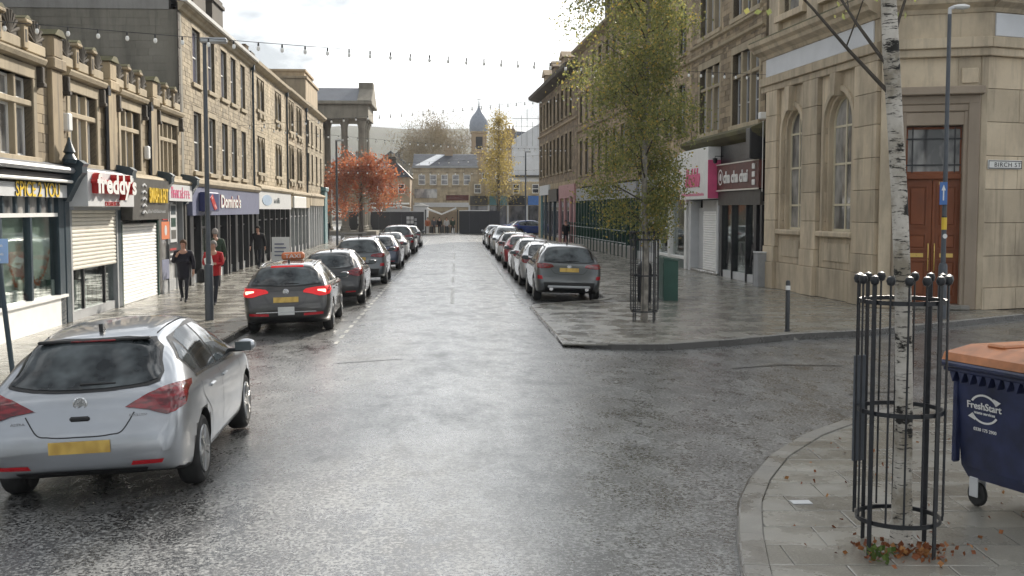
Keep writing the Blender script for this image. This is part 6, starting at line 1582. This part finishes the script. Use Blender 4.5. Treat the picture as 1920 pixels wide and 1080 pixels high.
def person(label, x, y, head, jacket, hair, h=1.68, stride=.3, arms='swing', long=False, group=None, trousers='denim', bag=False, sub=2, z=None):
    t = thing('person', label, 'person', (x, y, (PZ if z is None else z) + .002), R(head), group); k = h / 1.7
    f = stride; V = [(0, 0, .95, (.15, .11)), (0, 0, 1.12, (.135, .10)), (0, .0, 1.36, (.17, .105)), (0, 0, 1.47, .055), (0, .015, 1.55, .06), (0, .02, 1.63, (.078, .09)), (0, .01, 1.69, .05)]
    E = [(0, 1), (1, 2), (2, 3), (3, 4), (4, 5), (5, 6)]
    for s, d in ((-1, 1), (1, -1)):
        a = len(V); b = .08 if d < 0 else .0
        V += [(s * .095, 0, .86, .09), (s * .10, d * f * .42 + .03, .48, .062), (s * .10, d * f - (.04 if d < 0 else 0), .10 + b * .5, .042), (s * .105, d * f + .13, .045 + b * .2, .034)]
        E += [(0, a), (a, a + 1), (a + 1, a + 2), (a + 2, a + 3)]
    arm = {}
    for s, d in ((-1, -1), (1, 1)):
        a = len(V)
        if arms == 'hold': P = [(s * .20, .0, 1.38, .058), (s * .25, .02, 1.12, .045), (s * .10, .24, 1.14, .034)]
        elif arms == 'phone' and s > 0: P = [(s * .20, .0, 1.38, .058), (s * .27, .04, 1.12, .045), (s * .12, .20, 1.33, .034)]
        else: P = [(s * .20, 0, 1.38, .058), (s * .25, d * f * .35 - .02, 1.12, .045), (s * .25, d * f * .7 + .06, .88, .033)]
        V += P; E += [(2, a), (a, a + 1), (a + 1, a + 2)]; arm[s] = P
    V = [(a * k, b * k, c * k, tuple(q * k for q in r) if isinstance(r, tuple) else r * k) for a, b, c, r in V]
    me = skinned('body', V, E, 0, sub)
    for m in ('skin', trousers, 'shoe'): me.materials.append(M[m])
    for p in me.polygons:
        zz = p.center.z / k; p.use_smooth = True; p.material_index = 2 if zz < .085 + (.04 if p.center.y < -.05 else 0) else 1 if zz < 1.0 and abs(p.center.x) < .2 * k else 0
    body = put('body', me, t)
    hem = .62 if long else .80
    J = [(0, 0, hem, (.20, .155)), (0, 0, .98, (.19, .15)), (0, .0, 1.15, (.18, .145)), (0, 0, 1.36, (.19, .13)), (0, 0, 1.475, .085)]; JE = [(0, 1), (1, 2), (2, 3), (3, 4)]
    for s in (-1, 1):
        a = len(J); P = arm[s]; J += [(P[0][0], P[0][1], P[0][2], .085), (P[1][0], P[1][1], P[1][2], .070), (P[1][0] * .12 + P[2][0] * .88, P[1][1] * .12 + P[2][1] * .88, P[1][2] * .12 + P[2][2] * .88, .052)]; JE += [(3, a), (a, a + 1), (a + 1, a + 2)]
    J = [(a * k, b * k, c * k, tuple(q * k for q in r) if isinstance(r, tuple) else r * k) for a, b, c, r in J]
    jm = skinned('jacket', J, JE, 1, sub); jm.materials.append(M[jacket]); put('jacket', jm, t)
    # hair cap, face
    q = MB(); c = (0, .005 * k, 1.645 * k); R0 = .105 * k
    prof = [(R0 * math.cos(R(a)), R0 * 1.12 * math.sin(R(a))) for a in range(-35, 91, 12)]
    q.lathe([(max(.004, r), zz) for r, zz in prof], 14)
    q.v = [(vx * .88 + c[0], vy + c[1] - .018 * k - (.02 * k if vz < 0 else 0), vz + c[2] + (.03 * k if vy > .04 and vz < .03 else 0)) for vx, vy, vz in q.v]
    q.build('hair', hair, t, True)
    fc = MB(); fc.lathe([(.004, .118), (.016, .10), (.012, .09)], 8, (0, 0, 1.60 * k), 'y')
    for s in (-1, 1): fc.lathe([(.003, .104), (.011, .1), (.012, .09)], 8, (s * .032, 0, 1.635 * k), 'y')
    fc.box(-.025, .025, .085, .10, 1.55 * k, 1.56 * k); fc.build('face', ['skin'], t, True)
    for s in (-1, 1):
        P = arm[s]; p1, p2 = Vector(P[1][:3]) * k, Vector(P[2][:3]) * k; d = (p2 - p1).normalized(); sd = d.cross(Vector((1, 0, 0))).normalized() if abs(d.x) < .9 else Vector((0, 0, 1))
        hm = MB(); hm.tube([p2 - d * .02, p2 + d * .05, p2 + d * .085], [.026, .036, .03], 8)
        for i in range(4):
            o_ = sd * (.024 - .016 * i); l = (.06, .07, .066, .05)[i]; bn = Vector((-s * .02, 0, 0))
            hm.tube([p2 + d * .08 + o_, p2 + d * (.08 + l * .55) + o_ + bn * .4, p2 + d * (.08 + l) + o_ + bn * 1.3], [.0095, .009, .007], 6)
        hm.tube([p2 + d * .03 + sd * .03, p2 + d * .065 + sd * .052, p2 + d * .095 + sd * .05], [.011, .010, .008], 6)
        hm.build('hand', 'skin', t, True)
    if bag: MB().cbox(-.1, .1, -.2, .2, 0, .36, .05).build('shoulder_bag', 'jacket_black', t, loc=(.30 * k, -.02, .62 * k))
    return t
WK = 'pedestrians on the left pavement'
person('person in dark navy padded coat walking past the posters, hand raised', -7.32, 30.5, 178, 'jacket_navy', 'hair_brown', 1.66, .16, 'phone', True, WK)
t = person('person in bright red jacket holding white papers behind the lamp post', -6.33, 29.6, 172, 'jacket_red', 'hair_grey', 1.66, .20, 'hold', False, WK, bag=True)
o = MB().cbox(-.11, .11, -.012, .012, -.15, .15, .004).build('papers', 'white', t, loc=(.03, .27, 1.16), rot=(.5, .4, 0))
MB().tube([(-.055, .105, 1.6), (-.02, .115, 1.6), (.02, .115, 1.6), (.055, .105, 1.6)], .006, 5).build('glasses', 'black', t)
person('person in olive green coat half hidden behind the red jacket', -7.72, 36.4, 10, 'jacket_green', 'hair_grey', 1.86, .2, 'swing', False, WK)
person('person in black coat striding along the dark shopfront', -8.35, 47.8, 176, 'jacket_black', 'hair_dark', 1.78, .30, 'swing', False, WK)
person('person in dark coat waiting at the end of the left shops', -10.6, 93, 200, 'jacket_black', 'hair_dark', 1.75, .1, 'swing', True, sub=1)
person('person in black walking by the pink shopfront on the right', 8.0, 81.5, 185, 'jacket_black', 'hair_dark', 1.72, .2, 'swing', True, sub=1)
GT = 'shoppers at the market gate'
for lab, x, j, hh, tr in (('shopper in orange top left of the market gate', -3.0, 'jacket_orange', 'hair_dark', 'jacket_pale'), ('shopper in grey coat just left of the gate centre', -2.35, 'jacket_grey', 'hair_dark', 'denim'), ('shopper in black coat at the gate centre', -1.75, 'jacket_black', 'hair_dark', 'denim'), ('shopper in pale coat right of the gate centre', -1.0, 'jacket_pale', 'hair_brown', 'denim'), ('shopper in dark green coat at the right gate post', -.35, 'jacket_green', 'hair_dark', 'denim')):
    person(lab, x, 119.5 + (x % 1), 180 + 30 * (x % 1), j, hh, 1.7, .15, 'swing', False, GT, tr, sub=1, z=.09)
# ---------------------------------------------------------------- trees
def leafmat(name, stops, trans=.5):
    x = N(name); a = x.n('ShaderNodeAttribute', attribute_name='tint').outputs['Fac']
    c = x.ramp(x.math('ADD', a, .5), stops)
    d = x.n('ShaderNodeBsdfPrincipled', {'Base Color': c, 'Roughness': .55, 'Specular IOR Level': .3}); t = x.n('ShaderNodeBsdfTranslucent', {0: c})
    m = x.n('ShaderNodeMixShader', {0: trans, 1: d.outputs[0], 2: t.outputs[0]}); x.t.links.new(m.outputs[0], x.o.inputs[0]); return x.m
M['birchleaf'] = leafmat('birch_leaves', ((0., (.12, .145, .058)), (.5, (.235, .25, .095)), (.76, (.38, .35, .11)), (1., (.52, .35, .09))))
M['redleaf'] = leafmat('red_leaves', ((0., (.22, .06, .03)), (.5, (.42, .135, .06)), (.8, (.48, .21, .095)), (1., (.40, .22, .12))))
M['yellowleaf'] = leafmat('yellow_leaves', ((0., (.24, .19, .06)), (.5, (.42, .33, .11)), (1., (.55, .44, .17))))
M['twig'] = plain('bare_twigs', (.30, .24, .14), .9); M['bark'] = plain('grey_bark', (.07, .06, .05), .9, .3, 8, bump=.5)
M['hedgeleaf'] = leafmat('russet_leaves', ((0., (.06, .045, .025)), (1., (.14, .10, .055))))
M['litter'] = leafmat('fallen_leaves', ((0., (.14, .04, .02)), (.5, (.26, .09, .03)), (1., (.36, .18, .06))), .05)
def birchbark():
    x = N('birch_bark'); p = x.pos((1, 1, 1))
    base = x.mix(x.ramp(x.noise(6, 5, .6), ((.35, 0.), (.7, 1.))), (.46, .43, .38), (.68, .65, .60))
    base = x.mix(x.ramp(x.noise(3.0, 5, .65), ((.46, 0.), (.62, .85))), base, (.20, .17, .12))
    ln = x.noise(5.5, 4, .7, sc=(1.3, 1.3, 9)); c = x.mix(x.ramp(ln, ((.56, 0.), (.62, 1.))), base, (.03, .027, .024))
    sp = x.noise(3.6, 6, .7, sc=(1, 1, 2.2)); m = x.ramp(sp, ((.555, 0.), (.60, 1.))); c = x.mix(m, c, (.018, .017, .015))
    h = x.math('SUBTRACT', x.noise(22, 5, .65), x.math('MULTIPLY', m, .8))
    return x.bsdf(col=c, rough=.8, normal=x.bump(h, .6, .02))
M['birchbark'] = birchbark()
M['birchgrey'] = plain('birch_grey_bark', (.24, .22, .19), .85, .5, 7, bump=.4)
def leaf(mb, p, s, r, droop=.0, wf=.42):
    a = Vector((r.gauss(0, 1), r.gauss(0, 1), r.gauss(0, 1) - droop)).normalized(); b = a.orthogonal(); b.rotate(Matrix.Rotation(r.random() * 6.3, 3, a)); b.normalize(); n = a.cross(b)
    p = Vector(p); w_ = s * wf
    mb.add([p, p + a * s * .5 + b * w_ + n * s * .08, p + a * s, p + a * s * .5 - b * w_ + n * s * .08], [(0, 1, 2, 3)], min(.5, max(-.5, r.gauss(0, .24))))
def grow(mb, tips, p, d, ln, r0, lvl, r, spread, droop, up, nb, segs=4):
    """one limb and its side shoots; records points along the thinnest shoots for leaves"""
    P = [Vector(p)]; D = Vector(d).normalized(); rs = [r0]
    for i in range(segs):
        D = (D + Vector((r.gauss(0, .12), r.gauss(0, .12), r.gauss(0, .08) + (up if lvl > 0 else 0) - (droop if lvl == 0 else 0)))).normalized()
        P.append(P[-1] + D * ln / segs); rs.append(r0 * (1 - .75 * (i + 1) / segs))
    mb.tube(P, rs, 5 if lvl > 0 else 3, False)
    if lvl == 0:
        tips += P[1:]; return
    if lvl == 1: tips += P[2:]
    for k in range(nb):
        t = .25 + .75 * (k + r.random()) / nb; i = min(segs - 1, int(t * segs)); q = P[i].lerp(P[i + 1], t * segs - i)
        ax = (P[i + 1] - P[i]).normalized(); o = ax.orthogonal(); o.rotate(Matrix.Rotation(r.random() * 6.283, 3, ax)); nd = (ax * (1 - spread) + o.normalized() * spread)
        grow(mb, tips, q, nd, ln * r.uniform(.42, .65), max(.004, rs[i] * .5), lvl - 1, r, spread, droop, up, nb, segs)
def tree(name, label, loc, trunk, limbs, lvl, leafm, nleaf, ls, seed, spread=.6, droop=.25, up=.05, nb=4, barkm='bark', jit=.12, ldroop=.6, group=None, brm=None, wf=.42):
    r = random.Random(seed); t = thing(name, label, 'tree', loc, 0, group)
    MB().tube(trunk[0], trunk[1], 14).build('trunk', barkm, t, True)
    bm_ = MB(); tips = []
    for (p, d, ln, r0) in limbs: grow(bm_, tips, p, d, ln, r0, lvl, r, spread, droop, up, nb)
    bm_.build('branches', brm or 'twig', t, kind='stuff') if lvl else None
    if nleaf:
        lm = MB()
        for i in range(nleaf):
            p = r.choice(tips); leaf(lm, p + Vector((r.gauss(0, jit), r.gauss(0, jit), r.gauss(0, jit))), ls * r.uniform(.6, 1.25), r, ldroop, wf)
        lm.build('crown', leafm, t, kind='stuff')
    return t
r = random.Random(4)
# near birch: bare trunk in the guard with a few limbs
tr = [(.03, 0, 0), (.03, .0, .5), (.025, 0, 1.2), (.0, 0, 1.9), (-.045, 0, 2.6), (-.095, 0, 3.2), (-.13, 0, 3.6), (-.17, 0, 4.2), (-.28, .05, 5.2), (-.32, .1, 6.5), (-.3, .1, 7.6)]
rr = [.085, .068, .062, .060, .058, .056, .060, .052, .042, .03, .012]
lm_ = [((-.15, 0, 3.35), (-.75, .1, .85), 1.6, .016), ((-.17, 0, 3.55), (-.42, .3, .9), 1.5, .015), ((-.17, 0, 3.5), (.42, -.1, 1.), 1.5, .014)]
lm_ += [((-.25, .05, 4.6 + i * .35), (math.cos(i * 2.4), math.sin(i * 2.4), .9), 1.5 - .1 * i, .016) for i in range(8)]
tree('near_birch', 'white barked birch trunk with black scars inside the near iron guard', (TREE1[0], TREE1[1], PZ), (tr, rr), lm_, 2, 'birchleaf', 900, .055, 11, .5, .2, .05, 3, 'birchbark', brm='bark')
# leafy birch on the built-out corner
TB = (4.22, 24.9, PZ)
tr = [(0, 0, 0), (.02, 0, 1.5), (-.02, 0, 3), (.0, .05, 4.8), (.05, 0, 6.6), (.0, 0, 8.4), (.0, 0, 10)]; rr = [.085, .07, .062, .055, .045, .03, .012]
lm_ = []
for i in range(46):
    z = 2.0 + 7.6 * i / 45; a = i * 2.39996 + r.gauss(0, .3); el = .55 + .4 * r.random()
    ln = (1.5 - .5 * abs(z - 5.2) / 5.) * r.uniform(.75, 1.15) * min(1, .55 + .18 * (z - 1.6)) * (1.14 - .5 * max(0, math.cos(a)))
    lm_.append(((0, 0, z), (math.cos(a), math.sin(a), el), ln, .022))
tree('leafy_birch', 'slender birch in thin green and yellow autumn leaf on the built out corner', TB, (tr, rr), lm_, 2, 'birchleaf', 54000, .058, 12, .62, .42, .0, 4, 'birchgrey', .17, 1.2, None, 'bark')
# red tree before the portico
RT = (-8.75, 104, PZ); lm_ = []
for i in range(26):
    a = i * 2.4; z = 3.0 + 2.0 * (i / 25); lm_.append(((0, 0, z), (math.cos(a), math.sin(a), .22 + .85 * (i / 25) ** 1.5), 3.4 - 1.1 * (i / 25), .06))
tree('red_tree', 'spreading tree with coral red autumn leaves in front of the portico', RT, ([(0, 0, 0), (.05, 0, 1.5), (0, 0, 3), (.1, 0, 5.2)], [.26, .2, .17, .05]), lm_, 2, 'redleaf', 11500, .19, 13, .6, .02, .03, 4, 'bark', .22, .2)
# yellow tree by the far shops
lm_ = [((0, 0, 2.6 + 10 * i / 39), (math.cos(i * 2.4), math.sin(i * 2.4), 1.1), (3.1 - 2.0 * i / 39) , .05) for i in range(40)]
tree('yellow_tree', 'tall slim tree with thinning yellow leaves below the domed tower', (5.0, 131.5, .06), ([(0, 0, 0), (0, 0, 6), (.1, 0, 15)], [.2, .15, .02]), lm_, 2, 'yellowleaf', 5200, .20, 14, .55, .1, .05, 4, 'bark', .3, .3)
# bare rounded tree on the skyline
lm_ = [((0, 0, 8 + 3 * r.random()), (math.cos(i * 2.4) * (.35 + .75 * (i / 29)), math.sin(i * 2.4) * (.35 + .75 * (i / 29)), 1.25 - .7 * i / 29), 7.6 - 2.1 * i / 29, .12) for i in range(30)]
tree('bare_tree', 'large rounded bare brown tree on the skyline beyond the market roofs', (-4.0, 212, -1.), ([(0, 0, 0), (0, 0, 6), (0, 0, 11)], [.6, .5, .3]), lm_, 3, 'twig', 16000, .75, 15, .45, .0, .04, 4, jit=.7, ldroop=-.8, wf=.05)
r2 = random.Random(5)
HL = ['%s %s tree on the far hillside, %s along the slope' % (('yellow', 'russet', 'brown')[i % 3], 'small round', ('first', 'second', 'third', 'fourth', 'fifth', 'sixth', 'seventh', 'eighth', 'ninth', 'tenth', 'eleventh', 'twelfth', 'thirteenth', 'fourteenth', 'fifteenth', 'last')[i]) for i in range(16)]
for i in range(16):
    x = -60 + i * 8 + r2.uniform(-3, 3); y = 300 + r2.uniform(0, 130); hgt = r2.uniform(5, 9)
    lm_ = [((0, 0, 1 + 2 * r2.random()), (math.cos(k * 2.4), math.sin(k * 2.4), .9), hgt * .5, .1) for k in range(9)]
    tree('hillside_tree', HL[i], (x, y, hill_h(x, y) - 1), ([(0, 0, 0), (0, 0, hgt * .6)], [.25, .1]), lm_, 2, 'hedgeleaf' if i % 3 else 'yellowleaf', 500, .7, 20 + i, .55, 0, .05, 3, 'bark', .6, 0, 'trees on the hillside')
# fallen leaves and weeds at the birch foot
lm = MB()
for i in range(170):
    a = r.random() * 6.283; d = abs(r.gauss(0, .2)) + .05; x, y = d * math.cos(a) * 1.1 + .05, d * math.sin(a) * .8 - .12
    leaf(lm, (x, y, .006 + r.random() * .03), .05 * r.uniform(.6, 1.3), r)
for i in range(110):
    x, y = r.uniform(-1.3, 2.6), r.uniform(-1.2, 4.5); X_, Y_ = x + TREE1[0], y + TREE1[1]
    if all((b[0] - a[0]) * (Y_ - a[1]) - (b[1] - a[1]) * (X_ - a[0]) > .05 for a, b in zip(cv, cv[1:] + cv[:1])): leaf(lm, (x, y, .003 + r.random() * .006), .05 * r.uniform(.6, 1.2), r)
o = lm.build('fallen_leaves', 'litter', None, kind='stuff', loc=(TREE1[0], TREE1[1], PZ + .005)); o['label'] = 'brown fallen leaves heaped at the foot of the near birch'; o['category'] = 'leaves'
lm = MB()
for i in range(36): leaf(lm, (r.gauss(0, .05), r.gauss(0, .04), .01 + r.random() * .07), .05, r, -1.)
o = lm.build('weeds', M.setdefault('weed', leafmat('weed_green', ((0., (.05, .09, .02)), (1., (.14, .2, .05))))), None, kind='stuff', loc=(TREE1[0] - .25, TREE1[1] - .28, PZ + .005)); o['label'] = 'small green weeds beside the near iron guard'; o['category'] = 'weeds'
# ---------------------------------------------------------------- thin autumn haze
x_ = N('thin_haze'); v_ = x_.n('ShaderNodeVolumePrincipled', {'Color': (.88, .92, 1., 1), 'Density': .00022, 'Anisotropy': .2}); x_.t.links.new(v_.outputs[0], x_.o.inputs['Volume'])
hz = MB().box(-760, 760, -50, 1210, -6, 95).build('haze', x_.m, None); hz['kind'] = 'stuff'; hz['label'] = 'thin pale autumn haze over the far hills'; hz['category'] = 'haze'
